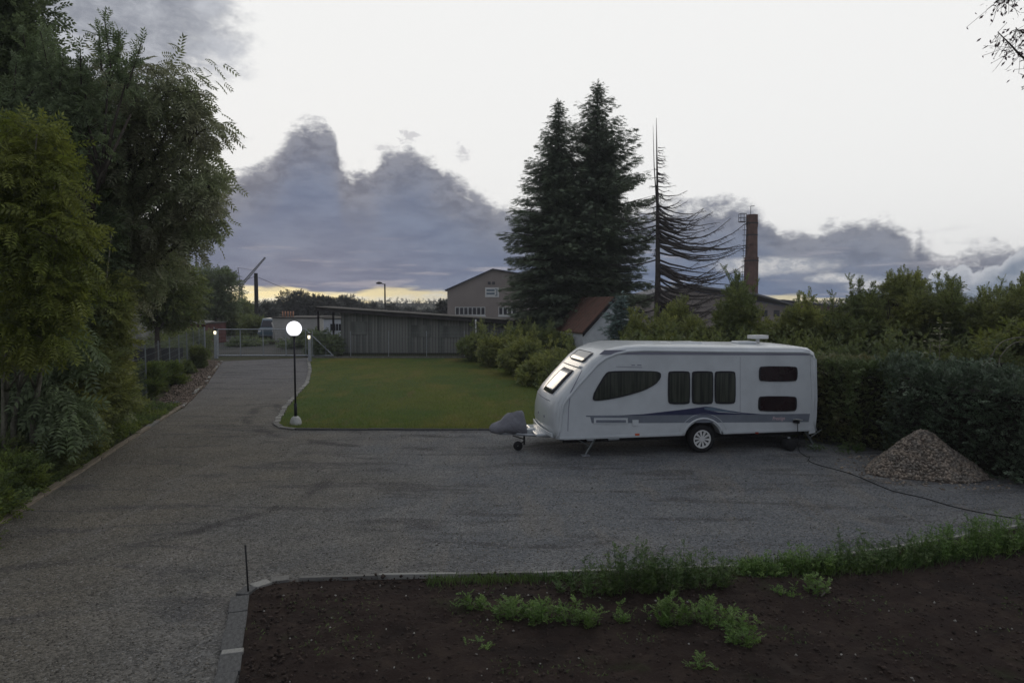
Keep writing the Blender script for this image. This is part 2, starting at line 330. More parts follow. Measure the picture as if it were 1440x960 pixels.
# ------------------------------------------------------------------ mesh helpers
def link(name, me, parent=None, loc=None):
    o = bpy.data.objects.new(name, me); COL.objects.link(o)
    if parent: o.parent = parent
    if loc is not None: o.location = loc
    return o
def tag(o, label=None, cat=None, group=None, kind=None):
    if label: o['label'] = label
    if cat: o['category'] = cat
    if group: o['group'] = group
    if kind: o['kind'] = kind
    return o
def thing(name, label, cat, loc=(0, 0, 0), rotz=0, group=None):
    o = bpy.data.objects.new(name, None); COL.objects.link(o); o.location = loc; o.rotation_euler = (0, 0, rotz)
    o.empty_display_size = .2
    return tag(o, label, cat, group)
class MB:
    def __init__(s): s.v = []; s.f = []
    def add(s, vs, fs):
        b = len(s.v); s.v += [tuple(p) for p in vs]; s.f += [tuple(i+b for i in f) for f in fs]; return s
    def box(s, lo, hi, M=None):
        x0, y0, z0 = lo; x1, y1, z1 = hi
        vs = [Vector(p) for p in ((x0,y0,z0),(x1,y0,z0),(x1,y1,z0),(x0,y1,z0),(x0,y0,z1),(x1,y0,z1),(x1,y1,z1),(x0,y1,z1))]
        if M: vs = [M @ p for p in vs]
        return s.add(vs, [(0,3,2,1),(4,5,6,7),(0,1,5,4),(1,2,6,5),(2,3,7,6),(3,0,4,7)])
    def tube(s, pts, rad, n=6, cap=True):
        pts = [Vector(p) for p in pts]
        if not hasattr(rad, '__len__'): rad = [rad]*len(pts)
        rings = []; vs = []
        up = Vector((0, 0, 1))
        for i, p in enumerate(pts):
            t = (pts[min(i+1, len(pts)-1)]-pts[max(i-1, 0)]).normalized()
            a = t.cross(up if abs(t.z) < .95 else Vector((1, 0, 0))).normalized(); b = t.cross(a)
            vs += [p+(a*math.cos(2*math.pi*k/n)+b*math.sin(2*math.pi*k/n))*rad[i] for k in range(n)]
        fs = []
        for i in range(len(pts)-1):
            for k in range(n):
                k2 = (k+1) % n; fs.append((i*n+k, i*n+k2, (i+1)*n+k2, (i+1)*n+k))
        if cap: fs += [tuple(range(n))[::-1], tuple((len(pts)-1)*n+k for k in range(n))]
        return s.add(vs, fs)
    def lathe(s, prof, c=(0, 0, 0), n=16):
        c = Vector(c); vs = [c+Vector((r*math.cos(2*math.pi*k/n), r*math.sin(2*math.pi*k/n), z)) for r, z in prof for k in range(n)]
        fs = [(i*n+k, i*n+(k+1) % n, (i+1)*n+(k+1) % n, (i+1)*n+k) for i in range(len(prof)-1) for k in range(n)]
        fs += [tuple(range(n))[::-1], tuple((len(prof)-1)*n+k for k in range(n))]
        return s.add(vs, fs)
    def prism(s, poly, d):      # poly: 3D points (planar), extruded by vector d
        d = Vector(d); n = len(poly); a = [Vector(p) for p in poly]
        s.add(a+[p+d for p in a], [tuple(range(n))[::-1], tuple(range(n, 2*n))]+[(i, (i+1) % n, n+(i+1) % n, n+i) for i in range(n)]); return s
    def mesh(s, name, m, smooth=False, bevel=0):
        me = bpy.data.meshes.new(name); me.from_pydata(s.v, [], s.f)
        bm = bmesh.new(); bm.from_mesh(me); bmesh.ops.recalc_face_normals(bm, faces=bm.faces)
        if bevel: bmesh.ops.bevel(bm, geom=bm.edges[:], offset=bevel, segments=1, affect='EDGES', clamp_overlap=True)
        if smooth:
            for f in bm.faces: f.smooth = True
        bm.to_mesh(me); bm.free()
        me.materials.append(MATS[m] if isinstance(m, str) else m); return me
    def build(s, name, m, parent=None, smooth=False, bevel=0):
        return link(name, s.mesh(name, m, smooth, bevel), parent)
def np_mesh(name, V, Fq, m, parent=None, smooth=False):
    """V (N,3); Fq (M,k) uniform polygons"""
    me = bpy.data.meshes.new(name); M_, k = Fq.shape
    me.vertices.add(len(V)); me.vertices.foreach_set('co', np.ascontiguousarray(V, dtype=np.float32).ravel())
    me.loops.add(M_*k); me.loops.foreach_set('vertex_index', np.ascontiguousarray(Fq, dtype=np.int32).ravel())
    me.polygons.add(M_); me.polygons.foreach_set('loop_start', np.arange(0, M_*k, k, dtype=np.int32))
    me.update(calc_edges=True)
    if smooth: me.polygons.foreach_set('use_smooth', np.ones(M_, dtype=bool))
    me.materials.append(MATS[m] if isinstance(m, str) else m)
    return link(name, me, parent)

# leaf templates: (verts (k,3) with unit length along +x, faces quads)
def rhomb(c, d, L, Wd, lift=0.0):
    c = np.array(c, float); d = np.array(d, float); d /= np.linalg.norm(d); s = np.array([-d[1], d[0], 0])
    return [c, c+d*L*.45+s*Wd/2+[0, 0, lift], c+d*L, c+d*L*.45-s*Wd/2+[0, 0, lift]]
def tmpl(quads):
    V = np.array([p for q in quads for p in q]); return V, np.arange(len(V)).reshape(-1, 4)
def t_pinnate(pairs=5, LL=.34, WW=.11):
    q = []
    for i in range(pairs):
        x = .18+.68*i/(pairs-1); z = -.28*x*x; l = LL*(1-.25*abs(i-pairs*.45)/pairs)
        for sg in (-1, 1): q.append([np.array(p)+[0, 0, -.09*(1 if j == 2 else 0)] for j, p in enumerate(rhomb((x, 0, z), (.55, sg, 0), l, WW, .01))])
    q.append(rhomb((.88, 0, -.24), (1, 0, 0), .3, WW)); q.append([np.array(p) for p in [(0,-.006,0),(.5,-.006,-.07),(.9,0,-.23),(.45,.006,-.05)]])
    return tmpl(q)
def t_twig(n=6, L=.34, Wd=.17):
    r = np.random.default_rng(3); q = []
    for i in range(n):
        x = .1+.8*i/n; a = (1 if i % 2 else -1)*(.5+.4*r.random()); z = r.uniform(-.12, .12)
        q.append(rhomb((x, 0, z*.3), (math.cos(a), math.sin(a), 0), L, Wd, .03+z*.4))
    q.append(rhomb((.8, 0, 0), (1, .1, 0), L, Wd)); return tmpl(q)
def t_spruce():
    q = [rhomb((0, 0, 0), (1, 0, 0), 1.0, .16, .02)]
    for x in (.1, .35, .6):
        for sg in (-1, 1): q.append(rhomb((x, 0, 0), (.8, sg*.75, 0), .38, .10, -.02))
    return tmpl(q)
def t_single(): return tmpl([rhomb((0, 0, 0), (1, 0, 0), 1.0, .42, .06)])
def t_blade():
    return tmpl([[(0, -.04, 0), (.55, -.03, .03), (1, 0, -.05), (.5, .03, .03)]])
T_PIN, T_TWIG, T_SPR, T_ONE, T_BLADE = t_pinnate(), t_twig(), t_spruce(), t_single(), t_blade()
def leaf_arrays(pos, axis, size, T, upj=.6):
    tv, tf = T; n = len(pos)
    a = axis/np.maximum(np.linalg.norm(axis, axis=1, keepdims=True), 1e-6)
    ref = np.array([0, 0, 1.0])+rng.normal(0, upj, (n, 3))
    y = np.cross(ref, a); y /= np.maximum(np.linalg.norm(y, axis=1, keepdims=True), 1e-6); z = np.cross(a, y)
    s = size[:, None, None]
    V = pos[:, None, :]+s*(tv[None, :, 0:1]*a[:, None, :]+tv[None, :, 1:2]*y[:, None, :]+tv[None, :, 2:3]*z[:, None, :])
    k = len(tv); Fq = (tf[None]+(np.arange(n)*k)[:, None, None]).reshape(-1, tf.shape[1])
    return V.reshape(-1, 3), Fq
def leaves(name, pos, axis, size, T, m, parent=None, upj=.6):
    V, Fq = leaf_arrays(pos, axis, size, T, upj); return np_mesh(name, V, Fq, m, parent)

def clumps(blobs, nsub, per, sub_r=.3, flat=1.0):
    """blobs (x,y,z,rx,ry,rz) -> leaf positions + outward axes + sub-clump centres"""
    P = []; A = []; C = []
    tot = sum(b[3]*b[5] for b in blobs)
    for b in blobs:
        c = np.array(b[:3]); r = np.array(b[3:6]); k = max(3, int(nsub*b[3]*b[5]/tot))
        d = rng.normal(0, 1, (k, 3)); d /= np.linalg.norm(d, axis=1, keepdims=True)
        rr = rng.uniform(.35, 1.0, (k, 1))**.6
        cc = c+d*r*rr; C.append(cc)
        sr = sub_r*min(r)*rng.uniform(.7, 1.3, (k, 1, 1))
        p = cc[:, None, :]+np.clip(rng.normal(0, 1, (k, per, 3)), -1.6, 1.6)*sr*np.array([.62, .62, .5*flat])
        ax = (p-cc[:, None, :])*1.2+d[:, None, :]*.5*min(r)*sub_r+rng.normal(0, .25, p.shape)*min(r)*sub_r
        P.append(p.reshape(-1, 3)); A.append(ax.reshape(-1, 3))
    return np.concatenate(P), np.concatenate(A), np.concatenate(C)

def tree(name, label, cat, base, blobs, trunk_r, T, size, nsub, per, leaf_m, group=None, bark='bark', droop=.25, sub_r=.34, stems=1, limbs=True, twigs=0, upj=.7, shoots=0):
    base = Vector(base); root = thing(name, label, cat, base, 0, group); bn = np.array(base)
    P, A, C = clumps([(b[0]-bn[0], b[1]-bn[1], b[2]-bn[2], *b[3:]) for b in blobs], nsub, per, sub_r)
    sh_lines = []
    if shoots:
        order = np.argsort(-(C[:, 2]+rng.normal(0, .25, len(C))*C[:, 2].std()))[:max(shoots*2, 4)]
        for i in rng.choice(order, min(shoots, len(order)), replace=False):
            c = C[i]; l = size*rng.uniform(1.6, 4.2); dv = np.array([rng.normal(0, .18), rng.normal(0, .18), 1.0]); k = int(l/size*7)
            t = rng.uniform(0, 1, (k, 1)); P = np.concatenate([P, c+dv*l*t]); A = np.concatenate([A, rng.normal(0, .5, (k, 3))+np.array([0, 0, .9])]); sh_lines.append((Vector(c), Vector(c+dv*l)))
    keep = P[:, 2] > .02; P = P[keep]; A = A[keep]
    A = A/np.maximum(np.linalg.norm(A, axis=1, keepdims=True), 1e-6); A[:, 2] -= droop
    sz = size*rng.uniform(.65, 1.25, len(P))
    leaves('crown', P, A, sz, T, leaf_m, root, upj)
    mb = MB(); bl = sorted([(Vector((b[0], b[1], b[2]))-base, b[5]) for b in blobs], key=lambda q: q[0].z)
    for s in range(stems):
        off = Vector((random.uniform(-1, 1), random.uniform(-1, 1), 0))*(.0 if stems == 1 else trunk_r*5)
        topz = max(.3, bl[-1][0].z*random.uniform(.8, 1)); tgt = bl[random.randrange(len(bl))][0] if stems > 1 else bl[-1][0]
        tx, ty = (tgt.x, tgt.y)
        pts = [off+Vector((tx*(u**1.5)+random.uniform(-.04, .04)*topz*.3, ty*(u**1.5)+random.uniform(-.04, .04)*topz*.3, topz*u)) for u in (0, .2, .4, .6, .8, 1)]
        pts[0] = off+Vector((0, 0, -.05))
        mb.tube(pts, [trunk_r*(1.25-u*1.05) for u in (0, .2, .4, .6, .8, 1)], 7)
        if limbs:
            for c, rz in bl:
                z0 = min(max(.2, c.z-rz-topz*.12), topz*.8); u = z0/topz
                st = off+Vector((tx*(u**1.5), ty*(u**1.5), z0)); mid = (st+c)/2+Vector((random.uniform(-.2, .2), random.uniform(-.2, .2), .1))*rz*.6
                mb.tube([st, mid, c], [trunk_r*.45, trunk_r*.3, trunk_r*.12], 5)
    if twigs:
        idx = rng.choice(len(C), min(twigs, len(C)), replace=False)
        for i in idx:
            c = Vector(C[i]); q = min(bl, key=lambda k: (k[0]-c).length)[0]
            mb.tube([q, (q+c)/2+Vector((0, 0, .05)), c], [trunk_r*.16, trunk_r*.1, trunk_r*.05], 4, False)
    for a_, b_ in sh_lines: mb.tube([a_, b_], [trunk_r*.22, trunk_r*.10], 3, False)
    mb.build('trunk', bark, root, True); return root

# ------------------------------------------------------------------ ground sheets
def sheet(name, pts, z, m, kind='structure', cuts=0):
    me = bpy.data.meshes.new(name); bm = bmesh.new()
    vs = [bm.verts.new((p[0], p[1], z)) for p in pts]; f = bm.faces.new(vs)
    bmesh.ops.triangulate(bm, faces=[f]); bmesh.ops.recalc_face_normals(bm, faces=bm.faces)
    if bm.faces[0].normal.z < 0: bmesh.ops.reverse_faces(bm, faces=bm.faces)
    bm.to_mesh(me); bm.free(); me.materials.append(MATS[m]); o = link(name, me); tag(o, kind=kind); return o
sheet('ground', [(-1500, -100), (1500, -100), (1500, 2500), (-1500, 2500)], 0, 'terrain')
LK = [Vector((-6.0, 2.5, 0)), G(0, 740), G(110, 668), G(215, 600), G(258, 572), G(290, 540), G(313, 508)]
DR = [G(433, 504), G(436, 520), G(432, 538), G(415, 557), G(402, 572), G(391, 590), G(388, 597), G(396, 602), G(415, 604.5)]
LF = [G(415, 604.5), G(500, 605), G(600, 605), G(700, 605), G(775, 605)]
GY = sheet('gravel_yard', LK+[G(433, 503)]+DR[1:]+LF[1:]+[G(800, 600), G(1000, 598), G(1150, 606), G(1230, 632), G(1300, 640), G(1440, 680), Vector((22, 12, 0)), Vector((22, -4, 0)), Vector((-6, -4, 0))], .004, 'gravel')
sheet('lawn', DR+LF[1:]+[G(800, 600), G(940, 570), G(900, 502), G(436, 502)], .008, 'lawn')
sheet('road', [G(305, 501), G(433, 501), D(470, 470, 70), D(300, 470, 70)], .005, 'asphalt')['label'] = 'tarmac beyond the gate'
for p in bpy.data.objects:
    if p.name == 'road': p.location.z = 0; 
# verge strip left of the drive, below the fence
sheet('verge', [G(200, 605), G(258, 574), G(290, 542), G(312, 509), G(290, 506), G(262, 520), G(225, 545), G(185, 578)], .010, 'verge')

# soil bed with a real rough surface
far_px = [(349, 838), (362, 828), (385, 821), (420, 818), (600, 814), (800, 810), (1000, 803), (1100, 799), (1250, 776), (1440, 743), (1700, 700)]
FAR = [G(*p) for p in far_px]
def yfar(x):
    for a, b in zip(FAR[:-1], FAR[1:]):
        if a.x <= x <= b.x: return a.y+(b.y-a.y)*(x-a.x)/(b.x-a.x)
    return FAR[0].y if x < FAR[0].x else FAR[-1].y
TL = G(349, 838); BL = G(336, 960); 
def xleft(y): return TL.x+(BL.x-TL.x)*(y-TL.y)/(BL.y-TL.y)
def soil_z(x, y, e):
    n = mnoise.fractal(Vector((x*1.3, y*1.3, 0)), .9, 2.1, 5)
    m2 = mnoise.fractal(Vector((x*6, y*6, 3)), .8, 2.2, 4)
    return .014+(.035+.055*n+.030*abs(m2))*e if True else 0
nu, nv = 300, 130; vs = []
XR = FAR[-1].x
for j in range(nv+1):
    v = j/nv
    for i in range(nu+1):
        u = (i/nu)**1.15; x = TL.x+u*(XR-TL.x); yf = yfar(x)-.02; y = 3.6+(yf-3.6)*v
        x2 = x+(1-u)*(xleft(y)-TL.x); e = min(1, v and (1-v)*12)*min(1, u*25+.05)
        e = min(1, (1-v)*12)*min(1, u*25+.05)
        vs.append((x2, y, max(.009, soil_z(x2, y, max(0, e)))))
V = np.array(vs); ii = np.arange(nu); jj = np.arange(nv); I, J = np.meshgrid(ii, jj)
q = (J*(nu+1)+I).ravel(); FQ = np.stack([q, q+1, q+nu+2, q+nu+1], 1)
tag(np_mesh('soil_bed', V, FQ, 'soil', smooth=True), kind='structure')

# ------------------------------------------------------------------ pebbles
OCT_V = np.array([(1,0,0),(0,1,0),(-1,0,0),(0,-1,0),(0,0,1),(0,0,-1)], float)
OCT_F = np.array([(0,1,4),(1,2,4),(2,3,4),(3,0,4),(1,0,5),(2,1,5),(3,2,5),(0,3,5)])
def stones(name, pos, size, m, parent=None, squash=(.5, .9)):
    n = len(pos); V = np.repeat(OCT_V[None], n, 0)*rng.uniform(.55, 1.15, (n, 6, 3))
    sc = np.stack([size, size*rng.uniform(.55, 1, n), size*rng.uniform(*squash, n)], 1)
    V = V*sc[:, None, :]
    a = rng.uniform(0, 6.28, n); t = rng.normal(0, .35, n); ca, sa, ct, st = np.cos(a), np.sin(a), np.cos(t), np.sin(t)
    y = V[:, :, 1]*ct[:, None]-V[:, :, 2]*st[:, None]; z = V[:, :, 1]*st[:, None]+V[:, :, 2]*ct[:, None]; x = V[:, :, 0]
    V = np.stack([x*ca[:, None]-y*sa[:, None], x*sa[:, None]+y*ca[:, None], z], 2)+pos[:, None, :]
    Fq = (OCT_F[None]+(np.arange(n)*6)[:, None, None]).reshape(-1, 3)
    return np_mesh(name, V.reshape(-1, 3), Fq, m, parent)
N = 60000
y = 5+15*rng.random(N)**1.5; x = rng.uniform(-1, 1, N)*(y*.85+.5)
lkx = np.interp(y, [2.5]+[p.y for p in LK[1:]], [p.x for p in LK])
fy = np.array([yfar(a) for a in x])
ok = (x > lkx+.1) & ((y > fy+.12) | (x < np.array([xleft(b) for b in y])-.3))
x, y = x[ok][:26000], y[ok][:26000]
pz = np.stack([x, y, np.full(len(x), .006)], 1)
tag(stones('gravel_chippings', pz, rng.uniform(.007, .017, len(x))*(1+.6*(rng.random(len(x)) > .95)), 'stone_chip'), kind='stuff')
# clods and small stones on the soil
N = 9000; x = rng.uniform(TL.x, 9.5, N); v = rng.random(N); yf = np.array([yfar(a) for a in x]); y = 5+(yf-5)*v
ok = x > np.array([xleft(b) for b in y])+.05; x, y = x[ok], y[ok]
z = np.array([max(.01, soil_z(a, b, 1))*1.0 for a, b in zip(x, y)])
big = rng.random(len(x)) > .985
MATS['clod'] = mat('clod', (.040, .028, .022), .95, island=.5)
tag(stones('soil_clods', np.stack([x, y, z], 1)[~big], rng.uniform(.008, .035, (~big).sum()), 'clod'), kind='stuff')
tag(stones('bed_pebbles', np.stack([x, y, z+.005], 1)[big], rng.uniform(.010, .022, big.sum()), mat('pebble_pale', (.30, .29, .26), .9, island=.4)), kind='stuff')

# ------------------------------------------------------------------ kerbs: every block its own object
def unit_block(name, m, bev=.06):
    mb = MB().box((-.5, -.5, 0), (.5, .5, 1)); return mb.mesh(name, m, False, bev)
def polyline(pts, step):
    out = []; seg = [(a, b, (b-a).length) for a, b in zip(pts[:-1], pts[1:])]; tot = sum(s[2] for s in seg)
    n = max(1, round(tot/step)); st = tot/n
    def at(d):
        for a, b, l in seg:
            if d <= l+1e-6: return a+(b-a)*(d/l)
            d -= l
        return seg[-1][1]
    for i in range(n): out.append((at(i*st), at((i+1)*st)))
    return out
def kerb(name, label, pts, width, height, step, blk, jit=.01, piece='kerbstone', gap=.012, side=0.0, drop=0.0, hj=.006):
    pts = [Vector((p[0], p[1], 0)) for p in pts]; root = thing(name, label, 'kerb', pts[0])
    for k, (a, b) in enumerate(polyline(pts, step)):
        if drop and random.random() < drop: continue
        c = (a+b)/2; d = b-a; L = d.length-gap; nrm = Vector((-d.y, d.x, 0)).normalized()
        me = blk if not isinstance(blk, list) else random.choice(blk)
        o = link(piece, me, root); o.location = c-pts[0]+nrm*(side+random.uniform(-jit, jit)); o.location.z = -.05+.0
        o.rotation_euler = (random.uniform(-.01, .01), random.uniform(-.01, .01), math.atan2(d.y, d.x)+random.uniform(-jit, jit))
        o.scale = (L, width*random.uniform(.96, 1.04), height+.05+random.uniform(-hj, hj))
    return root
BL_b = unit_block('kerb_block_brown', 'concrete_brown', .03); BL_c = unit_block('kerb_block_grey', 'concrete', .03)
BL_d = unit_block('kerb_block_dark', 'concrete_dark', .04); BL_p = unit_block('kerb_block_pale', 'concrete_pale', .05)
kerb('concrete_kerb', 'long brownish concrete edging running up the left side of the drive', LK[:5], .14, .05, 1.0, [BL_b, BL_b, BL_c], side=.08)
kerb('concrete_kerb', 'broken line of pale edging stones beside the upper drive below the left fence', LK[4:], .12, .05, .8, [BL_c, BL_p, BL_b], jit=.04, side=.07, drop=.35)
kerb('cobble_edging', 'curved pale cobble edging between drive and lawn by the globe lamp', list(reversed(DR)), .16, .045, .26, [BL_c, BL_p, BL_c], jit=.02, side=.0, gap=.03)
kerb('concrete_kerb', 'dark thin edging along the front of the lawn', LF, .06, .055, 1.0, BL_d, side=.0)
lk2 = [G(319, 962)+Vector((.30, -1.6, 0)), G(319, 962), G(338, 842)]
kerb('paved_kerb', 'dark grey block kerb at the bottom beside the soil bed', lk2, .20, .05, .42, [BL_d], side=0, gap=.015)
pb = kerb('paved_kerb', 'single pale narrow stone set into the dark block kerb', [G(325, 925), G(327, 918)], .205, .058, .12, BL_p, side=0)
kerb('curved_kerb', 'curve of pale stones at the corner of the soil bed by the iron rod', [G(339, 840), G(352, 829), G(368, 822.5), G(390, 818), G(408, 816.5)], .15, .05, .25, [BL_c, BL_d, BL_p], jit=.015, gap=.02)
kerb('concrete_kerb', 'thin pale concrete edging along the far side of the soil bed', [p+Vector((0, .03, 0)) for p in FAR[3:]], .055, .06, 1.0, [BL_c, BL_p], gap=.008)

# ------------------------------------------------------------------ caravan
CA = R(10); WR = .325
xa = Vector((-math.cos(CA), -math.sin(CA), 0)); ya = Vector((math.sin(CA), -math.cos(CA), 0)); HW = 1.15
Wc = G(988, 637); S_W = 3.15
org = Wc-xa*S_W-ya*HW; org.z = 0
def onplane(px, py, off=0.0):      # local (x, z) on the vertical plane local y = off
    d = ray(px, py); o0 = Vector((0, 0, CAMZ)); p0 = org+ya*off
    t = (p0-o0).dot(ya)/d.dot(ya); P = o0+d*t
    return (P-org).dot(xa), P.z
sd_ = lambda px, py: onplane(px, py, HW)
ce_ = lambda px, py: onplane(px, py, 0.0)
car = thing('caravan', 'white touring caravan with grey band parked on the gravel yard', 'caravan', org, math.pi+CA)
ZB = .43
top = [sd_(*p) for p in [(1149, 590), (1150, 560), (1151, 530), (1150.5, 505), (1147, 495), (1140, 490), (1128, 488.5), (1060, 488), (980, 487), (905, 486), (882, 487), (864, 491), (848, 498), (836, 507), (826, 518), (808, 538), (793, 556), (786, 567), (782, 585), (781, 604)]]
L0 = top[-1][0]; xr = sd_(1147, 611)[0]
prof = [(xr, ZB)]+top+[(L0-.04, ZB+.02), (L0-.22, ZB)]
arch = [(S_W+.46*math.cos(a), max(ZB, .33+.44*math.sin(a))) for a in np.linspace(0.25, math.pi-.25, 13)]
prof += [(S_W+.50, ZB)]+arch+[(S_W-.50, ZB)]
nb = len(arch)+2
ntop = len(prof)-nb
cx_, cz_ = 3.4, 1.5
def prof_at(yy):
    r = .14; a = max(0, abs(yy)-(HW-r)); ins = r-math.sqrt(max(0, r*r-a*a)); out = []
    for i, (px_, pz_) in enumerate(prof):
        X, Z = px_, pz_
        if i < ntop:
            fx = min(1, max(0, (X-(L0-1.3))/1.3)); fx = fx*fx*(3-2*fx)
            X += .10*(1-(yy/HW)**2)*fx
            if Z > ZB+.05:
                p0 = prof[max(i-1, 0)]; p1 = prof[min(i+1, ntop-1)]; t = Vector((p1[0]-p0[0], p1[1]-p0[1])).normalized()
                nrm = Vector((-t.y, t.x))   # profile runs up the rear, forward, down the front
                if nrm.dot(Vector((X-cx_, Z-cz_))) > 0: nrm = -nrm
                X += nrm.x*ins*.8; Z += nrm.y*ins*.8
                Z += .03*(1-(yy/HW)**2)*(1 if Z > 2.3 else 0)
        out.append((X, yy, Z))
    return out
ys = [-HW, -HW+.02, -HW+.06, -HW+.14, -.8, -.5, -.2, .2, .5, .8, HW-.14, HW-.06, HW-.02, HW]
vs = []; n = len(prof)
for yy in ys: vs += prof_at(yy)
fs = [(j*n+i, j*n+(i+1) % n, (j+1)*n+(i+1) % n, (j+1)*n+i) for j in range(len(ys)-1) for i in range(n)]
mb = MB().add(vs, fs); mb.f.append(tuple(range(n))); mb.f.append(tuple((len(ys)-1)*n+i for i in range(n)))
me = mb.mesh('body', 'caravan_white')
for p in me.polygons: p.use_smooth = len(p.vertices) == 4 and abs(p.normal.y) < .98
body = link('body', me, car)
# roof-edge moulding following the near and far outline
for sg in (1, -1):
    pts = [(a, sg*(HW-.012), b_) for a, _, b_ in prof_at(sg*HW)[0:ntop-1]]
    MB().tube(pts, .038, 8).build('edge_moulding', 'caravan_white', car, True)
def plate(poly_px, off, thick, m, name, parent=car, fn=sd_, y0=HW, bevel=0, smooth_n=0):
    pts = [fn(*p) for p in poly_px]
    if smooth_n:
        for _ in range(smooth_n):
            q = []
            for i in range(len(pts)):
                a, b_ = Vector(pts[i]), Vector(pts[(i+1) % len(pts)]); q += [tuple(a*.78+b_*.22), tuple(a*.22+b_*.78)]
            pts = q
    return MB().prism([(a, y0+off, z_) for a, z_ in pts], (0, thick, 0)).build(name, m, parent, False, bevel)
def shrink(poly, k):
    cx = sum(p[0] for p in poly)/len(poly); cy = sum(p[1] for p in poly)/len(poly)
    out = []
    for x_, y_ in poly:
        dx_, dy_ = cx-x_, cy-y_; l = math.hypot(dx_, dy_); out.append((x_+dx_/l*min(k, l*.4), y_+dy_/l*min(k, l*.4)))
    return out
MATS['curtain_pane'] = mat('curtain_pane', (.024, .028, .024), .12, color2=(.062, .068, .054), vscale=10, stretch=(1.6, 1, .06), spec=.35, coat=.3)
MATS['red_pane'] = mat('red_pane', (.020, .011, .013), .12, .2, 3, spec=.35, coat=.3)
def cwindow(poly, pane_m, label=None, k=2.2, sm=2):
    f = plate(poly, -.004, .028, 'black_plastic', 'window', smooth_n=sm)
    if label: f['label'] = label
    plate(shrink(poly, k), .0225, .008, pane_m, 'pane', f, smooth_n=sm)
    return f
tear = [(833, 560), (836, 550), (851, 525), (857, 521.5), (890, 521), (922, 521.5), (929, 524), (929, 531), (922, 540), (905, 549), (880, 556.5), (858, 561), (842, 563), (835, 563)]
cwindow(tear, 'curtain_pane', 'teardrop side window with pale curtain', 2.6, 1)
for x0, x1, y0_, y1_ in ((939, 970, 521.5, 568), (972.5, 1002.5, 521.5, 568), (1004.5, 1034, 521.5, 567.5)):
    cwindow([(x0+3, y0_), (x1-3, y0_), (x1, y0_+3), (x1, y1_-4), (x1-3, y1_), (x0+3, y1_), (x0, y1_-4), (x0+.3, y0_+3)], 'curtain_pane', None, 3, 1)
for x0, x1, y0_, y1_ in ((1067, 1121, 514.5, 536), (1066, 1120, 556.5, 578)):
    cwindow([(x0+3.5, y0_), (x1-3.5, y0_+.3), (x1, y0_+3.5), (x1-.3, y1_-3.5), (x1-3.5, y1_), (x0+3, y1_), (x0, y1_-3.5), (x0+.3, y0_+3.5)], 'red_pane', None, 2, 1)
plate([(850, 492), (1139, 493.5), (1139, 499), (1136, 499.5), (842, 498.5)], -.001, .006, 'caravan_grey', 'roof_stripe')
plate([(824, 584), (900, 583.5), (1000, 582.5), (1139, 581.5), (1137, 593), (900, 594.5), (832, 594.5), (830, 586), (824, 585.5)], -.001, .005, 'caravan_band', 'side_stripe')
plate([(870, 583.8), (905, 582), (935, 578.5), (965, 575), (983, 572.5), (992, 571.3), (1001, 572), (1020, 576), (1045, 580), (1075, 582.4)], .003, .004, 'caravan_navy', 'mountain_emblem')
plate([(990, 572.4), (1001, 572.6), (1020, 576.4), (1040, 579.8), (1015, 578.2), (1000, 577), (990.5, 575)], .0065, .002, 'caravan_steel', 'mountain_emblem')
plate([(990.5, 575.6), (1002, 577.6), (1040, 580.6), (1050, 581.6), (1010, 579.2)], .0066, .003, 'caravan_white', 'mountain_emblem')
def text(s, size, m, name, parent, px, py, off, depth=.003, squeeze=1.0, shear=0.0):
    cu = bpy.data.curves.new('t', 'FONT'); cu.body = s; cu.size = size; cu.extrude = depth; cu.shear = shear; cu.resolution_u = 2
    to = bpy.data.objects.new('t', cu); COL.objects.link(to); dg = bpy.context.evaluated_depsgraph_get()
    me = bpy.data.meshes.new_from_object(to.evaluated_get(dg)); bpy.data.objects.remove(to); me.materials.append(MATS[m])
    X, Z = sd_(px, py)
    me.transform(Matrix.Translation((X, HW+off, Z)) @ Matrix(((-1, 0, 0, 0), (0, 0, 1, 0), (0, 1, 0, 0), (0, 0, 0, 1))) @ Matrix.Scale(squeeze, 4, (1, 0, 0)))
    return link(name, me, parent)
text('Prestige', .125, 'lettering', 'lettering', car, 1086, 590.5, .006, .002, .8, .15)
plate([(866, 515.2), (903, 516), (903, 516.8), (866, 515.8)], 0, .004, 'caravan_grey', 'model_mark')
plate([(888, 512.6), (893, 512.6), (893, 513.8), (888, 513.8)], 0, .004, 'caravan_grey', 'model_mark'); plate([(896, 512.6), (902, 512.6), (902, 513.8), (896, 513.8)], 0, .004, 'caravan_grey', 'model_mark')
# service hatch frame, socket flap, vents
hf = plate([(835, 587.5), (882.5, 587.5), (882.5, 595.5), (835, 595.5)], .003, .012, 'caravan_white', 'service_hatch')
plate([(838, 590), (880, 590), (880, 594), (838, 594)], .013, .006, 'caravan_band', 'grille', hf)
plate([(889, 590), (897.5, 590), (897.5, 598), (889, 598)], .003, .02, 'caravan_white', 'water_flap')
plate([(835, 594.5), (905, 594.3), (905, 608.5), (835, 608.8)], -.002, .0045, 'caravan_white', 'locker_door')
plate([(893, 609.5), (899, 609.3), (899, 611.7), (893, 611.9)], 0, .02, 'orange_lens', 'marker_light')
plate([(1062, 607.3), (1066, 607.2), (1066, 609.4), (1062, 609.5)], 0, .02, 'red_lens', 'marker_light')
# lower skirt rail
for a, b_ in (((S_W+.52), (L0-.1)), ((xr+.02), (S_W-.52))):
    MB().box((a, HW-.02, ZB+.03), (b_, HW+.012, ZB+.055)).build('skirt_rail', 'caravan_white', car)
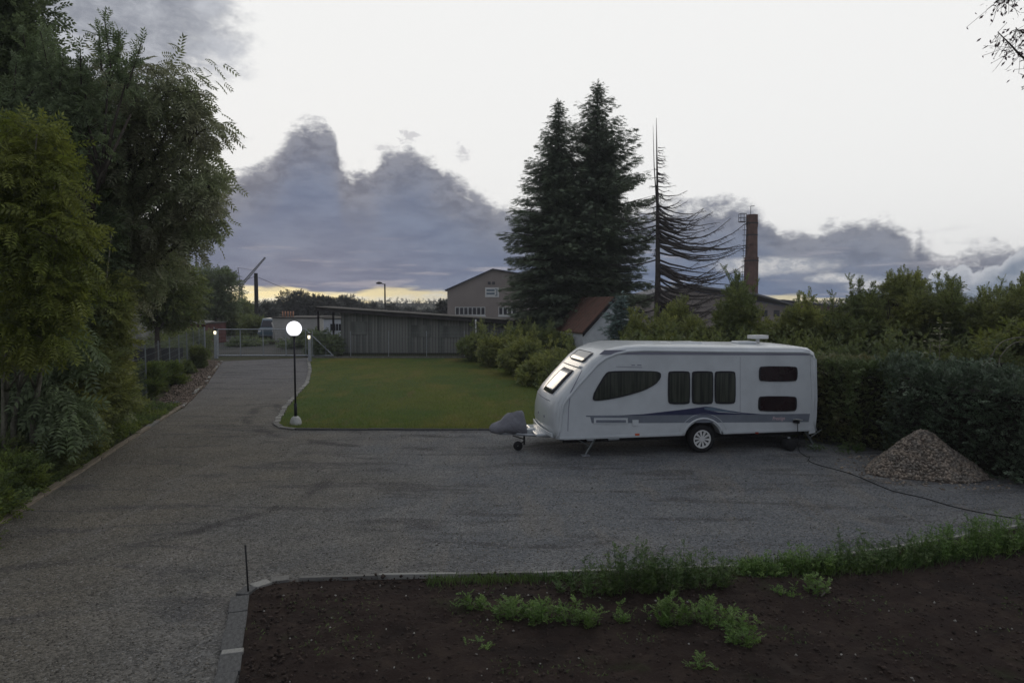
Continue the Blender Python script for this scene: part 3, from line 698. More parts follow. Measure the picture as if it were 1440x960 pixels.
# wheel arch trim
pts = [(S_W+.50*math.cos(a), HW+.004, .33+.485*math.sin(a)) for a in np.linspace(.22, math.pi-.22, 17)]
MB().tube(pts, .026, 6).build('wheel_arch', 'caravan_white', car, True)
pts = [(S_W+.62*math.cos(a), HW+.002, .33+.60*math.sin(a)) for a in np.linspace(.35, math.pi-.35, 17)]
MB().tube(pts, .006, 6).build('wheel_arch', 'caravan_white', car, True)
for sm in ([(818, 520), (819, 520), (803, 552), (800, 575), (799, 606), (798, 606), (799, 574), (802, 551)], [(1040.6, 502), (1041.1, 502), (1041.1, 581), (1040.6, 581)]):
    plate(sm, -.002, .0035, 'caravan_grey', 'panel_seam')
# rear corner column
plate([(1139, 500), (1148, 505), (1149, 560), (1148, 585), (1146, 608), (1137, 610), (1140, 596), (1142, 575)], -.002, .016, 'caravan_white', 'corner_panel')
# wheels
def wheel(yc, near):
    wr = link('wheel', None, car); wr.location = (S_W, yc, WR); wr.empty_display_size = .1
    nseg = 28; prof_t = [(.20, -.09), (.29, -.095), (.318, -.08), (WR, -.05), (WR, .05), (.318, .08), (.29, .095), (.20, .09)]
    vs = [(r*math.cos(2*math.pi*k/nseg), y_, r*math.sin(2*math.pi*k/nseg)) for r, y_ in prof_t for k in range(nseg)]
    m_ = len(prof_t); fs = [(i*nseg+k, i*nseg+(k+1) % nseg, ((i+1) % m_)*nseg+(k+1) % nseg, ((i+1) % m_)*nseg+k) for i in range(m_) for k in range(nseg)]
    MB().add(vs, fs).build('tyre', 'rubber', wr, True)
    rm = MB(); s = 1 if near else -1
    for r0, r1, y0_, y1_ in ((.185, .215, .055, .092),):
        vs = []
        for r, y_ in ((r0, y0_), (r1, y0_), (r1, y1_), (r0, y1_)): vs += [(r*math.cos(2*math.pi*k/nseg), s*y_, r*math.sin(2*math.pi*k/nseg)) for k in range(nseg)]
        rm.add(vs, [(i*nseg+k, i*nseg+(k+1) % nseg, ((i+1) % 4)*nseg+(k+1) % nseg, ((i+1) % 4)*nseg+k) for i in range(4) for k in range(nseg)])
    rm.build('rim', 'white_paint', wr, False)
    hub = MB()
    hub.prism([(.062*math.cos(a), s*.075, .062*math.sin(a)) for a in np.linspace(0, 2*math.pi, 12, endpoint=False)], (0, s*.022, 0))
    for k in range(10):
        a = 2*math.pi*k/10+.1; c_, s_ = math.cos(a), math.sin(a); q = []
        for r, wd in ((.055, .015), (.19, .030), (.19, -.030), (.055, -.015)): q.append((r*c_-wd*s_, s*.070, r*s_+wd*c_))
        hub.prism(q, (0, s*.016, 0))
    hub.build('hubcap', 'white_paint', wr)
    MB().prism([(.195*math.cos(a), s*.045, .195*math.sin(a)) for a in np.linspace(0, 2*math.pi, 20, endpoint=False)], (0, s*.008, 0)).build('brake_disc', 'black_plastic', wr)
wheel(HW-.12, True); wheel(-HW+.12, False)
# chassis
ch = MB()
for yy in (-.85, .85): ch.box((xr+.25, yy-.03, .30), (L0-.25, yy+.03, ZB+.005))
for xx in (.6, 2.0, 4.4, 5.7): ch.box((xx, -.85, .33), (xx+.06, .85, .40))
ch.tube([(S_W, -1.0, WR), (S_W, 1.0, WR)], .05, 8); ch.box((S_W+.9, -.6, .24), (S_W+1.9, .5, ZB-.004))
ch.build('chassis', 'undercarriage', car)
MB().box((S_W-.5, -HW+.05, .34), (S_W+.5, HW-.26, ZB+.38)).build('wheel_box', 'undercarriage', car)
def jack(x, y_, dx_):
    mb = MB(); mb.tube([(x, y_, ZB), (x+dx_, y_+.02, .04)], [.03, .022], 6); mb.tube([(x+dx_*1.9, y_, ZB-.02), (x+dx_*.6, y_, .22)], .012, 5)
    j = mb.build('corner_jack', 'wire_steel', car)
    MB().box((x+dx_-.09, y_-.07, .006), (x+dx_+.09, y_+.09, .03)).build('foot_plate', 'galvanised', j, False, .006)
jx = sd_(842, 617)[0]; jack(jx, HW-.22, .25); jack(jx+.1, -HW+.25, .25)
jack(.42, HW-.22, -.25); jack(.42, -HW+.25, -.25)
# steps of light things under the skirt
MB().box((L0-.9, HW-.1, .385), (L0-.75, HW-.03, .42)).build('bracket', 'galvanised', car); MB().box((L0-1.5, HW-.1, .385), (L0-1.25, HW-.03, .42)).build('bracket', 'galvanised', car)
# front face: patches that follow the curved nose
front = [(p[0], p[1]) for p in prof[9:ntop-2]]
def xfront(z, yy):
    pp = [(p[0], p[2]) for p in prof_at(yy)[8:ntop-2]]
    for a, b_ in zip(pp[:-1], pp[1:]):
        if min(a[1], b_[1]) <= z <= max(a[1], b_[1]) and abs(a[1]-b_[1]) > 1e-5: return a[0]+(b_[0]-a[0])*(z-a[1])/(b_[1]-a[1])
    return pp[-1][0]
def fpatch(name, y0_, y1_, z0, z1, off, m, parent=car, ny=12, nz=8, corner=.12):
    vs = []; 
    for side in (off, -.03):
        for j in range(nz+1):
            for i in range(ny+1):
                v = j/nz; u = i/ny; zz = z0+(z1-z0)*v
                yy = y0_+(y1_-y0_)*u
                ex = abs(v-.5)*2; k = corner*max(0, (ex-.6)/.4)**2
                yy = (y0_+y1_)/2+(yy-(y0_+y1_)/2)*(1-k)
                vs.append((xfront(zz, yy)+side, yy, zz+side*.35))
    c = (ny+1)*(nz+1); fs = []
    for j in range(nz):
        for i in range(ny):
            a = j*(ny+1)+i; fs.append((a, a+1, a+ny+2, a+ny+1)); fs.append((c+a, c+a+ny+1, c+a+ny+2, c+a+1))
    for i in range(ny): a = i; fs.append((a, c+a, c+a+1, a+1)); a = nz*(ny+1)+i; fs.append((a, a+1, c+a+1, c+a))
    for j in range(nz): a = j*(ny+1); fs.append((a, a+ny+1, c+a+ny+1, c+a)); a += ny; fs.append((a, c+a, c+a+ny+1, a+ny+1))
    return MB().add(vs, fs).build(name, m, parent, True)
fw = fpatch('front_window', -.34, .56, 1.38, 1.92, .030, 'black_plastic'); fw['label'] = 'raked front window reflecting the sky'
MATS['reflect_glass'] = mat('reflect_glass', (.05, .05, .055), .16, spec=.6, coat=.25)
fpatch('pane', -.29, .51, 1.42, 1.88, .038, 'reflect_glass', fw)
fpatch('skylight', -.60, .66, 2.12, 2.33, .035, 'reflect_glass')
fpatch('front_rail', -.85, .80, 2.00, 2.035, .030, 'caravan_white', corner=0)
fpatch('locker_seam', -.98, .62, 1.23, 1.245, .006, 'caravan_grey', corner=0)
fpatch('front_bumper', -1.0, 1.0, ZB+.03, ZB+.12, .035, 'caravan_white', corner=0)
for yy in (-.25, .35): fpatch('locker_catch', yy, yy+.05, .82, .87, .012, 'caravan_grey', corner=0, ny=2, nz=2)
# roof fittings
ZR = prof_at(0)[8][2]
def rooflight(px, wd, dp, h, name='roof_light', yc=.1):
    X = ce_(px, 483)[0]; MB().prism([(X-wd/2, yc-dp/2, ZR-.02), (X+wd/2, yc-dp/2, ZR-.02), (X+wd/2, yc+dp/2, ZR-.02), (X-wd/2, yc+dp/2, ZR-.02)], (0, 0, h+.02)).build(name, 'caravan_white', car, False, .03)
rooflight(955, .85, .7, .05); rooflight(1043, .5, .42, .05); rooflight(880, .40, .4, .03)
X = ce_(1066, 480)[0]; ant = MB().box((X-.22, -.15, ZR+.10), (X+.22, .12, ZR+.19)); ant.box((X-.03, -.04, ZR-.01), (X+.05, .03, ZR+.11)); ant.build('air_cowl', 'white_paint', car, False, .012)
# drawbar, jockey wheel
HX = ce_(700, 603)[0]
dbz = ce_(715, 610)[1]
db = MB()
for sg in (-1, 1): db.tube([(L0-.2, sg*.62, ZB-.03), (HX-.45, sg*.05, dbz)], .035, 6)
db.tube([(HX-.6, 0, dbz), (HX-.02, 0, dbz+.02)], .035, 8); db.build('drawbar', 'galvanised', car)
MB().box((L0-.05, -.62, ZB-.02), (L0+.32, .62, ZB+.05)).build('drawbar_cover', 'caravan_white', car, False, .02)
MB().prism([(a, -.09, z_) for a, z_ in [ce_(740, 612), ce_(740, 603), ce_(750, 601), ce_(757, 606), ce_(760, 612)]], (0, .18, 0)).build('handbrake_cover', 'caravan_white', car, False, .015)
jxw = ce_(736, 620)[0]; jw = MB().tube([(jxw, .1, .13), (jxw, .1, .62)], .022, 8); jw.tube([(jxw, .1, .22), (jxw+.13, .1, .11)], .016, 6)
jw.build('jockey_post', 'undercarriage', car)
mb = MB(); nseg = 18
for r0 in (0,):
    pr = [(.02, -.035), (.09, -.035), (.11, -.02), (.11, .02), (.09, .035), (.02, .035)]
    vs = [(jxw+.15+r*math.cos(2*math.pi*k/nseg), .1+y_, .11+r*math.sin(2*math.pi*k/nseg)) for r, y_ in pr for k in range(nseg)]
    mb.add(vs, [(i*nseg+k, i*nseg+(k+1) % nseg, (i+1)*nseg+(k+1) % nseg, (i+1)*nseg+k) for i in range(5) for k in range(nseg)])
mb.build('jockey_wheel', 'rubber', car, True)
MB().tube([(HX-.35, .05, dbz-.03), (HX-.55, .05, dbz-.10), (HX-.62, .05, dbz-.12)], .015, 6).build('safety_lever', 'undercarriage', car)
# hitch cover (soft tarpaulin): loft of sections along the drawbar
cov = thing('hitch_cover', 'grey tarpaulin cover draped over the caravan drawbar hitch', 'cover', org, math.pi+CA)
sec = [(688, 601, 606, .03), (691, 597, 608.5, .08), (697, 593.5, 610, .12), (704, 591, 609.5, .14), (710, 584, 608.5, .15), (714, 580.5, 609, .13), (718, 581, 609.5, .14), (722, 580, 610, .14), (727, 578, 610, .12), (733, 577, 610, .13), (736, 580, 611, .15), (738.5, 590, 611, .16), (740, 600, 609, .12)]
vs = []; ns = 14
for px, yt, yb, hw in sec:
    X, zt = ce_(px, yt); zb = ce_(px, yb)[1]
    for k in range(ns):
        a = 2*math.pi*k/ns; cy_ = math.cos(a); sz_ = math.sin(a); e = (zt+zb)/2+(zt-zb)/2*sz_
        ww = hw*(1-.35*max(0, sz_))*cy_*(1.25 if sz_ < 0 else 1)
        f_ = mnoise.noise(Vector((X*12, ww*12, e*12)))*.035+abs(mnoise.noise(Vector((X*5+e*9, 1, e*4))))*.04
        vs.append((X, ww+f_, e+f_))
fs = [(i*ns+k, i*ns+(k+1) % ns, (i+1)*ns+(k+1) % ns, (i+1)*ns+k) for i in range(len(sec)-1) for k in range(ns)]
mb = MB().add(vs, fs); mb.f += [tuple(range(ns)), tuple((len(sec)-1)*ns+k for k in range(ns))]
mb.build('tarpaulin', 'tarpaulin', cov, True)
sX = [ce_(712, 590), ce_(722, 600), ce_(734, 608)]; MB().tube([(a, .155, z_) for a, z_ in sX], .008, 4).build('strap', 'tarpaulin', cov)
# socket with plug and the cable over the yard
sx, sz_ = sd_(1119, 592); sk = MB().prism([(sx-.07, HW, sz_-.05), (sx+.08, HW, sz_-.03), (sx+.08, HW, sz_+.03), (sx-.07, HW, sz_+.05)], (0, .05, 0)).build('power_socket', 'black_plastic', car)
MB().prism([(sx-.10, HW+.03, sz_+.01), (sx+.09, HW+.03, sz_+.04), (sx+.08, HW+.14, sz_+.075), (sx-.09, HW+.14, sz_+.045)], (0, 0, .012)).build('flap', 'white_paint', sk)
P0 = org+xa*(sx-.02)+ya*(HW+.05)+Vector((0, 0, sz_-.03))
cp = [P0, P0+Vector((0, -.02, -.25)), P0+Vector((.02, -.05, -(sz_-.2))), G(1124, 634, .02), G(1133, 641, .014), G(1139, 642.5, .014), G(1137, 647, .014), G(1150, 653, .014), G(1180, 661, .014), G(1205, 669, .014), G(1245, 686, .014), G(1262, 691.5, .014), G(1300, 700, .014), G(1345, 713, .014), G(1400, 724, .014), G(1440, 730, .014), G(1520, 745, .014), G(1640, 770, .014)]
# smooth by Catmull-Rom
def cr(p, k=6):
    out = []
    for i in range(len(p)-1):
        p0, p1, p2, p3 = p[max(i-1, 0)], p[i], p[i+1], p[min(i+2, len(p)-1)]
        for j in range(k):
            t = j/k; out.append(.5*((2*p1)+(p2-p0)*t+(2*p0-5*p1+4*p2-p3)*t*t+(3*p1-p0-3*p2+p3)*t**3))
    return out+[p[-1]]
tag(MB().tube(cr(cp), .008, 6).build('power_cable', 'cable_black', None, True), 'thin black power cable running from the caravan socket across the gravel', 'cable')
# dark rounded canister under the rear
cn = G(1108, 632.5); ct = thing('waste_container', 'small dark rounded container standing under the rear of the caravan', 'container', cn, math.pi+CA)
MB().tube([(0, -.16, .14), (0, -.13, .14), (0, .13, .14), (0, .16, .14)], [.11, .135, .135, .11], 18).build('tank', 'rubber', ct, True)
MB().tube([(-.02, 0, .28), (-.02, 0, .315)], .03, 10).build('cap', 'galvanised', ct)

# ------------------------------------------------------------------ globe lamp
lp = G(416, 597); la = thing('globe_lamp', 'lit white globe lamp on a black pole at the corner of the lawn', 'lamp', lp)
ztop = D(417, 462, lp.y).z
MB().lathe([(.17, 0), (.17, .04), (.155, .12), (.12, .20), (.07, .245), (.05, .25)], n=20).build('concrete_foot', mat('concrete_light', (.46, .46, .43), .9, .15, 8), la, True)
MB().tube([(0, 0, .24), (0, 0, .62)], .045, 12).build('sleeve', 'pole_black', la, True)
MB().tube([(0, 0, .60), (0, 0, ztop-.20)], .027, 10).build('pole', 'pole_black', la, True)
MB().lathe([(.03, -.24), (.075, -.23), (.08, -.19), (.05, -.16)], (0, 0, ztop), 16).build('collar', 'pole_black', la, True)
MB().lathe([(.212*math.sin(a), -.212*math.cos(a)) for a in np.linspace(.15, math.pi-.02, 18)], (0, 0, ztop), 28).build('globe', 'globe_light', la, True)
# iron rod by the bed corner
rb = G(349.5, 836); rt = D(345, 766, rb.y)
tag(MB().tube([rb-Vector((0, 0, .05)), (rb+rt)/2, rt], .011, 8).build('iron_rod', 'iron', None, True), 'thin dark iron rod stuck upright at the corner of the soil bed', 'rod')

# ------------------------------------------------------------------ gravel pile
pc = G(1303, 672); pc.y += .55; pc.x = (1298-720)/F_PX*pc.y*1.0+.05
gp = thing('rubble_pile', 'cone shaped heap of brownish crushed stone in front of the hedge', 'heap', pc)
def pile_h(x, y):
    r = math.hypot(x/1.02 if x < 0 else x/1.12, y/.95); a = math.atan2(y, x)
    r *= 1+.10*math.sin(3*a+1)+.06*math.sin(5*a); h = .93*max(0, 1-r/1.04)**1.02
    if h > .80: h = .80+(h-.80)*.4
    return h+.035*mnoise.noise(Vector((x*3, y*3, 0)))*(1 if h > .02 else 0)
g_ = 50; vs = [(x, y, pile_h(x, y)) for y in np.linspace(-1.5, 1.5, g_) for x in np.linspace(-1.7, 1.7, g_)]
vs = [(x, y, z if z > .005 else -.03) for x, y, z in vs]
fs = [(j*g_+i, j*g_+i+1, (j+1)*g_+i+1, (j+1)*g_+i) for j in range(g_-1) for i in range(g_-1)]
MB().add(vs, fs).build('mound', 'pile_core', gp, True)
P = []
while len(P) < 6500:
    x, y = random.uniform(-1.6, 1.6), random.uniform(-1.4, 1.4); h = pile_h(x, y)
    if h > .015 or random.random() < .03*(1 if math.hypot(x, y) < 1.6 else 0): P.append((x, y, max(h, 0)+.008))
tag(stones('rubble', np.array(P), rng.uniform(.022, .060, len(P)), 'stone_pile', gp, (.4, .8)), kind='stuff')

# ------------------------------------------------------------------ verge stones by the left fence
V0 = [G(258, 574), G(290, 542), G(312, 509)]; V1 = [G(215, 575), G(262, 525), G(291, 507)]
P = []
for _ in range(3500):
    t = random.random(); s = random.random()
    a = V0[0].lerp(V0[1], t*2) if t < .5 else V0[1].lerp(V0[2], t*2-1); b_ = V1[0].lerp(V1[1], t*2) if t < .5 else V1[1].lerp(V1[2], t*2-1)
    p = a.lerp(b_, s); P.append((p.x, p.y, .02+s*.05))
tag(stones('verge_rubble', np.array(P), rng.uniform(.03, .075, len(P)), 'stone_verge'), kind='stuff')
for i, (px, py, s, lb) in enumerate([(219, 577, .16, 'pale angular rock lying left of the drive beside the undergrowth'), (234, 573, .13, 'grey flat rock beside the left kerb between two lighter rocks'), (247, 568, .12, 'small pale rock nearest the upper drive edging')]):
    p = G(px, py); bm = bmesh.new(); bmesh.ops.create_icosphere(bm, subdivisions=2, radius=s)
    for v in bm.verts: v.co = Vector((v.co.x*1.3, v.co.y, v.co.z*.6+s*.3))+Vector([mnoise.noise(v.co*7+Vector((i*3, k, 0)))*.04 for k in range(3)])
    me = bpy.data.meshes.new('rock'); bm.to_mesh(me); bm.free(); me.materials.append(MATS['concrete_dark' if i != 1 else 'concrete']); tag(link('rock', me, None, p), lb, 'rock', 'rocks beside the left kerb')

# ------------------------------------------------------------------ gate
GB = G(305, 502); GB2 = G(435, 503); Yg = GB.y
gate = thing('sliding_gate', 'wide galvanised steel sliding gate with mesh at the end of the drive', 'gate', GB)
GW = (D(430, 500, Yg)-D(307, 500, Yg)).x; GH = D(305, 463, Yg).z; gx0 = .12
def tubx(mb, a, b_, r=.03, n=4): mb.tube([a, b_], r, n)
fr = MB(); tubx(fr, (gx0, 0, .10), (gx0+GW+1.75, 0, .10), .05); tubx(fr, (gx0, 0, GH), (gx0+GW, 0, GH), .03)
fr.build('frame_rail', 'galvanised', gate)
for px in (307, 338, 370, 402, 430):
    x = D(px, 480, Yg).x-GB.x; MB().tube([(x, 0, .10), (x, 0, GH)], .032, 4).build('upright', 'galvanised', gate)
br = MB(); tubx(br, (gx0+GW, 0, GH), (gx0+GW+1.7, 0, .12), .03); tubx(br, (D(458, 480, Yg).x-GB.x, 0, .1), (D(458, 480, Yg).x-GB.x, 0, .78), .02); br.build('tail_brace', 'galvanised', gate)
def mesh_panel(parent, a, b_, h, step=.12, r=.0035, name='mesh', z0=.1):
    mb = MB(); a = Vector(a); b_ = Vector(b_); L = (b_-a).length; n_ = int(L/step)
    for i in range(n_+1):
        p = a.lerp(b_, i/n_); mb.tube([p+Vector((0, 0, z0)), p+Vector((0, 0, h))], r, 3, False)
    for z in np.arange(z0, h+.01, .25): mb.tube([a+Vector((0, 0, z)), b_+Vector((0, 0, z))], r*1.5, 3, False)
    return mb.build(name, 'wire_steel', parent)
mesh_panel(gate, (gx0, .02, 0), (gx0+GW, .02, 0), GH)
for (px, yt, lb) in ((304.5, 462, 'steel gate post with lit lamp head, left of the sliding gate'), (436, 468, 'steel gate post with lit lamp head, right of the sliding gate')):
    b_ = G(px, 504 if px < 400 else 508); gpst = thing('gate_post', lb, 'post', b_, 0, 'lit gate posts'); h = D(px, yt, b_.y).z
    MB().box((-.09, -.09, 0), (.09, .09, h-.14)).build('post', 'galvanised', gpst, False, .01)
    MB().box((-.085, -.15, h-.14), (.085, .10, h)).build('hood', 'pole_black', gpst, False, .02)
    MB().lathe([(.05, -.34), (.07, -.28), (.07, -.16), (.05, -.145)], (0, -.155, h), 10).build('light', 'post_light', gpst, True)

# ------------------------------------------------------------------ fences
def fence(name, label, pts, h, spacing, r=.025, tall=None, plinth=0, post_m='galvanised', mesh_step=.12):
    pts = [Vector((p[0], p[1], 0)) for p in pts]; f = thing(name, label, 'fence', pts[0])
    for k, (a, b_) in enumerate(polyline(pts, spacing)):
        a = a-pts[0]; b_ = b_-pts[0]
        MB().tube([a, a+Vector((0, 0, h+.05))], r, 6).build('fence_post', post_m, f)
        mesh_panel(f, a, b_, h, mesh_step, .003, 'wire_mesh')
        if plinth: 
            d = (b_-a).normalized(); nn_ = Vector((-d.y, d.x, 0))*.03
            MB().prism([a+nn_, b_+nn_, b_-nn_, a-nn_], (0, 0, plinth)).build('plinth_slab', 'concrete', f)
    e = pts[-1]-pts[0]; MB().tube([e, e+Vector((0, 0, h+.05))], r, 6).build('fence_post', post_m, f)
    return f
fence('mesh_fence', 'wire mesh fence on a pale plinth along the back of the lawn', [G(440, 503.5), G(760, 503.5)], 1.65, 2.5, .022, plinth=.12)
fence('mesh_fence', 'wire mesh fence climbing beside the drive on the left', [G(288, 505), G(262, 524), G(228, 548), G(184, 580)], 1.95, 2.6, .025, post_m='wire_steel')
fence('mesh_fence', 'short fence panel between the left gate post and the side fence', [G(289, 503), G(302, 503)], 1.9, 1.2, .025)
# the tall pale post among the leaves
p = G(184.5, 583); MBp = MB().tube([p, p+Vector((0, 0, 2.3))], .028, 8); tag(MBp.build('wooden_post', 'bark_pale', None, True), 'tall pale thin post at the near end of the left fence', 'post')

# ------------------------------------------------------------------ plank shed behind the lawn
Ys = 46.0; sl = D(447, 432, Ys); sr_ = D(712, 450, Ys)
shed = thing('plank_shed', 'long low weathered grey plank shed with flat dark roof behind the lawn', 'shed', (D(480, 500, Ys).x, Ys, 0))
ox = D(480, 500, Ys).x; x_end = D(760, 500, Ys).x
def rooz(x): return sl.z+(sr_.z-sl.z)*(x-sl.x)/(sr_.x-sl.x)
xx = ox; k = 0
pm = [MB().box((0, 0, 0), (1, .04, 1)).mesh('plank_a', 'board_grey'), MB().box((0, 0, 0), (1, .04, 1)).mesh('plank_b', 'board_grey_dark')]
while xx < x_end:
    wd = random.choice((.19, .2, .21, .22)); h = max(1.5, rooz(xx+wd/2)-.20); o = link('plank', pm[0 if random.random() < .6 else 1], shed)
    o.location = (xx-ox, random.uniform(-.02, .012), .05); o.scale = (wd-.02, 1, h+random.uniform(-.03, .02)-.05); xx += wd
MB().box((0, .045, 0), (x_end-ox, .10, 1.6)).build('backing_wall', 'dark_wood', shed)
MB().prism([(0, .05, 0), (x_end-ox, .05, 0), (x_end-ox, .05, rooz(x_end)-.22), (0, .05, rooz(ox)-.22)], (0, .06, 0)).build('backing_wall', 'dark_wood', shed)
x0, x1 = sl.x-ox, x_end-ox+.2
def rz(x, d=0): return rooz(x+ox)+d
MB().prism([(x0, -.55, rz(x0, -.24)), (x1, -.55, rz(x1, -.22)), (x1, -.55, rz(x1, -.02)), (x0, -.55, rz(x0, -.02))], (0, .05, 0)).build('fascia', 'fascia', shed)
MB().prism([(x0-.05, -.62, rz(x0, -.02)), (x1, -.62, rz(x1, -.02)), (x1, 3.4, rz(x1, .0)), (x0-.05, 3.4, rz(x0, .0))], (0, 0, .06)).build('roof', 'roof_felt', shed)
for px in (447, 468): x = D(px, 450, Ys-.3).x-ox; MB().box((x, -.45, 0), (x+.12, -.33, rz(x, -.2))).build('roof_post', 'dark_wood', shed)
vp = D(669, 455, Ys-.7); tag(MB().tube([(vp.x, vp.y, 0), (vp.x, vp.y, D(669, 449, Ys-.7).z)], .05, 8).build('vent_pipe', 'white_paint', None, True), 'short white capped pipe rising in front of the plank shed', 'pipe')
# darker panels hung on the shed
for px, py, w_, h_ in ((505, 452, 1.1, .9), (592, 457, 1.4, .8), (633, 458, 1.3, .8)):
    q = D(px, py, Ys); MB().box((q.x-ox-w_/2, -.05, q.z-h_), (q.x-ox+w_/2, -.025, q.z)).build('panel', 'board_grey_dark', shed)

# ------------------------------------------------------------------ buildings
Yw = 112.0
wh = thing('warehouse', 'tall brown rendered gable building behind the plank shed with ribbon windows', 'building', (D(693, 440, Yw).x, Yw, 0)); wx = D(693, 440, Yw).x
A_ = D(629, 408, Yw); B_ = D(693, 379.5, Yw); C_ = D(812, 399, Yw)
MB().prism([(A_.x-wx, 0, 0), (C_.x-wx, 0, 0), (C_.x-wx, 0, C_.z), (B_.x-wx, 0, B_.z), (A_.x-wx, 0, A_.z)], (0, 30, 0)).build('wall', 'render_brown', wh)
def slope(a, b_, m='roof_dark', t=.22, name='roof', y0=-.5, y1=30.5, par=wh, ox_=wx):
    return MB().prism([(a.x-ox_, y0, a.z), (b_.x-ox_, y0, b_.z), (b_.x-ox_, y0, b_.z+t), (a.x-ox_, y0, a.z+t)], (0, y1-y0, 0)).build(name, m, par)
slope(A_+Vector((-.35, 0, -.15)), B_); slope(B_, C_+Vector((.35, 0, -.1)))
sp = D(692, 411, Yw); sgn = MB().box((sp.x-wx-1.15, -.10, sp.z-.80), (sp.x-wx+1.15, -.01, sp.z+.80)).build('sign', 'white_paint', wh)
sm_ = MB()
for dz_ in (.32, -.22): sm_.box((sp.x-wx-.92, -.13, sp.z+dz_-.13), (sp.x-wx+.42, -.105, sp.z+dz_+.16))
sm_.box((sp.x-wx+.72, -.13, sp.z-.55), (sp.x-wx+.86, -.105, sp.z+.55)); sm_.box((sp.x-wx+.50, -.13, sp.z+.45), (sp.x-wx+.72, -.105, sp.z+.58)); sm_.box((sp.x-wx+.50, -.13, sp.z-.58), (sp.x-wx+.72, -.105, sp.z-.45))
sm_.build('sign_lettering', 'sign_blue', sgn)
for px in (688, 694): q = D(px, 398, Yw); MB().box((q.x-wx-.22, -.12, q.z-.22), (q.x-wx+.22, -.01, q.z+.22)).build('vent', 'dark_glass', wh)
for xs in ([(641+6.0*i) for i in range(7)], [702+6.3*i for i in range(4)]):
    for px in xs:
        a = D(px, 432.5, Yw); b_ = D(px+4.4, 442, Yw)
        f = MB().box((a.x-wx-.12, -.07, b_.z-.1), (b_.x-wx+.12, -.01, a.z+.1)).build('window', 'white_paint', wh)
        MB().box((a.x-wx, -.10, b_.z), (b_.x-wx, -.075, a.z)).build('pane', 'dark_glass', f)
    a = D(xs[0]-1.5, 444.5, Yw); b_ = D(xs[-1]+6, 443, Yw); MB().box((a.x-wx, -.12, a.z-.1), (b_.x-wx, -.01, b_.z)).build('sill', 'white_paint', wh)
# small white house with a red tiled roof
Yh = 39.0; hx = D(845, 470, Yh).x
hs = thing('white_house', 'small white gabled house with red tiled roof behind the caravan', 'house', (hx, Yh, 0))
g1 = D(822, 480, Yh); g2 = D(820, 468, Yh); g3 = D(862, 421, Yh+.8); g4 = D(905, 470, Yh+1.6)
# gable wall faces the camera slightly right; roof plane seen at its left
MB().prism([(g2.x-hx, 0, 0), (g4.x-hx, 1.2, 0), (g4.x-hx, 1.2, g4.z), (g3.x-hx, .6, g3.z), (g2.x-hx, 0, g2.z)], (-1.2, 4.6, 0)).build('wall', 'white_wall', hs)
e0 = Vector((g2.x-hx-.05, -.15, g2.z-.06)); r0_ = Vector((g3.x-hx+.02, .35, g3.z+.06)); back = Vector((-1.35, 5.0, 0))
e0b = D(797, 475, Yh+4.5); 
MB().prism([e0, r0_, r0_+back, e0+back], (0, 0, .08)).build('roof', 'tile_brown', hs)
rfp = bpy.data.objects[-1] if False else None
tl = MB().box((-.5, -.5, 0), (.5, .5, 1)).mesh('tile_a', 'tile_red'); tl2 = MB().box((-.5, -.5, 0), (.5, .5, 1)).mesh('tile_b', 'tile_brown')
nrow = 10; ncol = 10; up_ = r0_-e0; ux = up_.normalized(); vx = back.normalized(); nz_ = ux.cross(vx).normalized()
if nz_.z < 0: nz_ = -nz_
for i in range(nrow):
    for j in range(ncol):
        c = e0+up_*((i+.5)/nrow)+back*((j+.5)/ncol)+Vector((0, 0, .08))
        Mx = Matrix(((ux.x, vx.x, nz_.x, 0), (ux.y, vx.y, nz_.y, 0), (ux.z, vx.z, nz_.z, 0), (0, 0, 0, 1)))
        o = link('roof_tile', tl if random.random() < .65 else tl2, hs); tilt = Matrix.Rotation(-.05, 4, 'Y')
        o.matrix_local = Matrix.Translation(c) @ Mx @ tilt @ Matrix.Diagonal((up_.length/nrow*1.05, back.length/ncol*.94, .03, 1))
MB().prism([e0+Vector((0, -.02, -.16)), r0_+Vector((0, -.02, -.16)), r0_+Vector((0, -.02, .06)), e0+Vector((0, -.02, .06))], (.02, -.04, 0)).build('verge_board', 'dark_wood', hs)
q = r0_; right = Vector((g4.x-hx+.2, 1.2, g4.z-.05)); MB().prism([q, right, right+back*.9, q+back], (0, 0, .08)).build('roof', 'tile_brown', hs)
# factory hall roofs beside the chimney
Yf = 95.0
fh = thing('factory_hall', 'low factory hall with shallow grey roof behind the shrubs at the chimney foot', 'building', (D(1040, 430, Yf).x, Yf, 0)); fx = D(1040, 430, Yf).x
a = D(905, 418, Yf); ap = D(965, 402, Yf); c = D(1114, 431, Yf)
MB().prism([(a.x-fx, 0, 0), (c.x-fx, 0, 0), (c.x-fx, 0, c.z-.1), (ap.x-fx, 0, ap.z-.3), (a.x-fx, 0, a.z-.1)], (0, 18, 0)).build('wall', 'render_brown', fh)
slope(a+Vector((-.5, 0, -.1)), ap, 'roof_sheet', .25, 'roof', -.6, 18.5, fh, fx)
slope(ap, D(1060, 414.5, Yf), 'roof_sheet', .25, 'roof', -.6, 18.5, fh, fx); slope(D(1060, 414.5, Yf), c+Vector((.5, 0, 0)), 'roof_sheet', .25, 'roof', -.6, 18.5, fh, fx)
MB().prism([(ap.x-fx, -.8, ap.z-.7), (c.x-fx, -.8, c.z-.25), (c.x-fx, -.8, c.z-.05), (ap.x-fx, -.8, ap.z-.5)], (0, .1, 0)).build('gutter', 'roof_dark', fh)
for px in (1075, 1092, 1106): q = D(px, 436, Yf); MB().box((q.x-fx-.4, -.1, q.z-.9), (q.x-fx+.4, -.01, q.z)).build('window', 'dark_glass', fh)
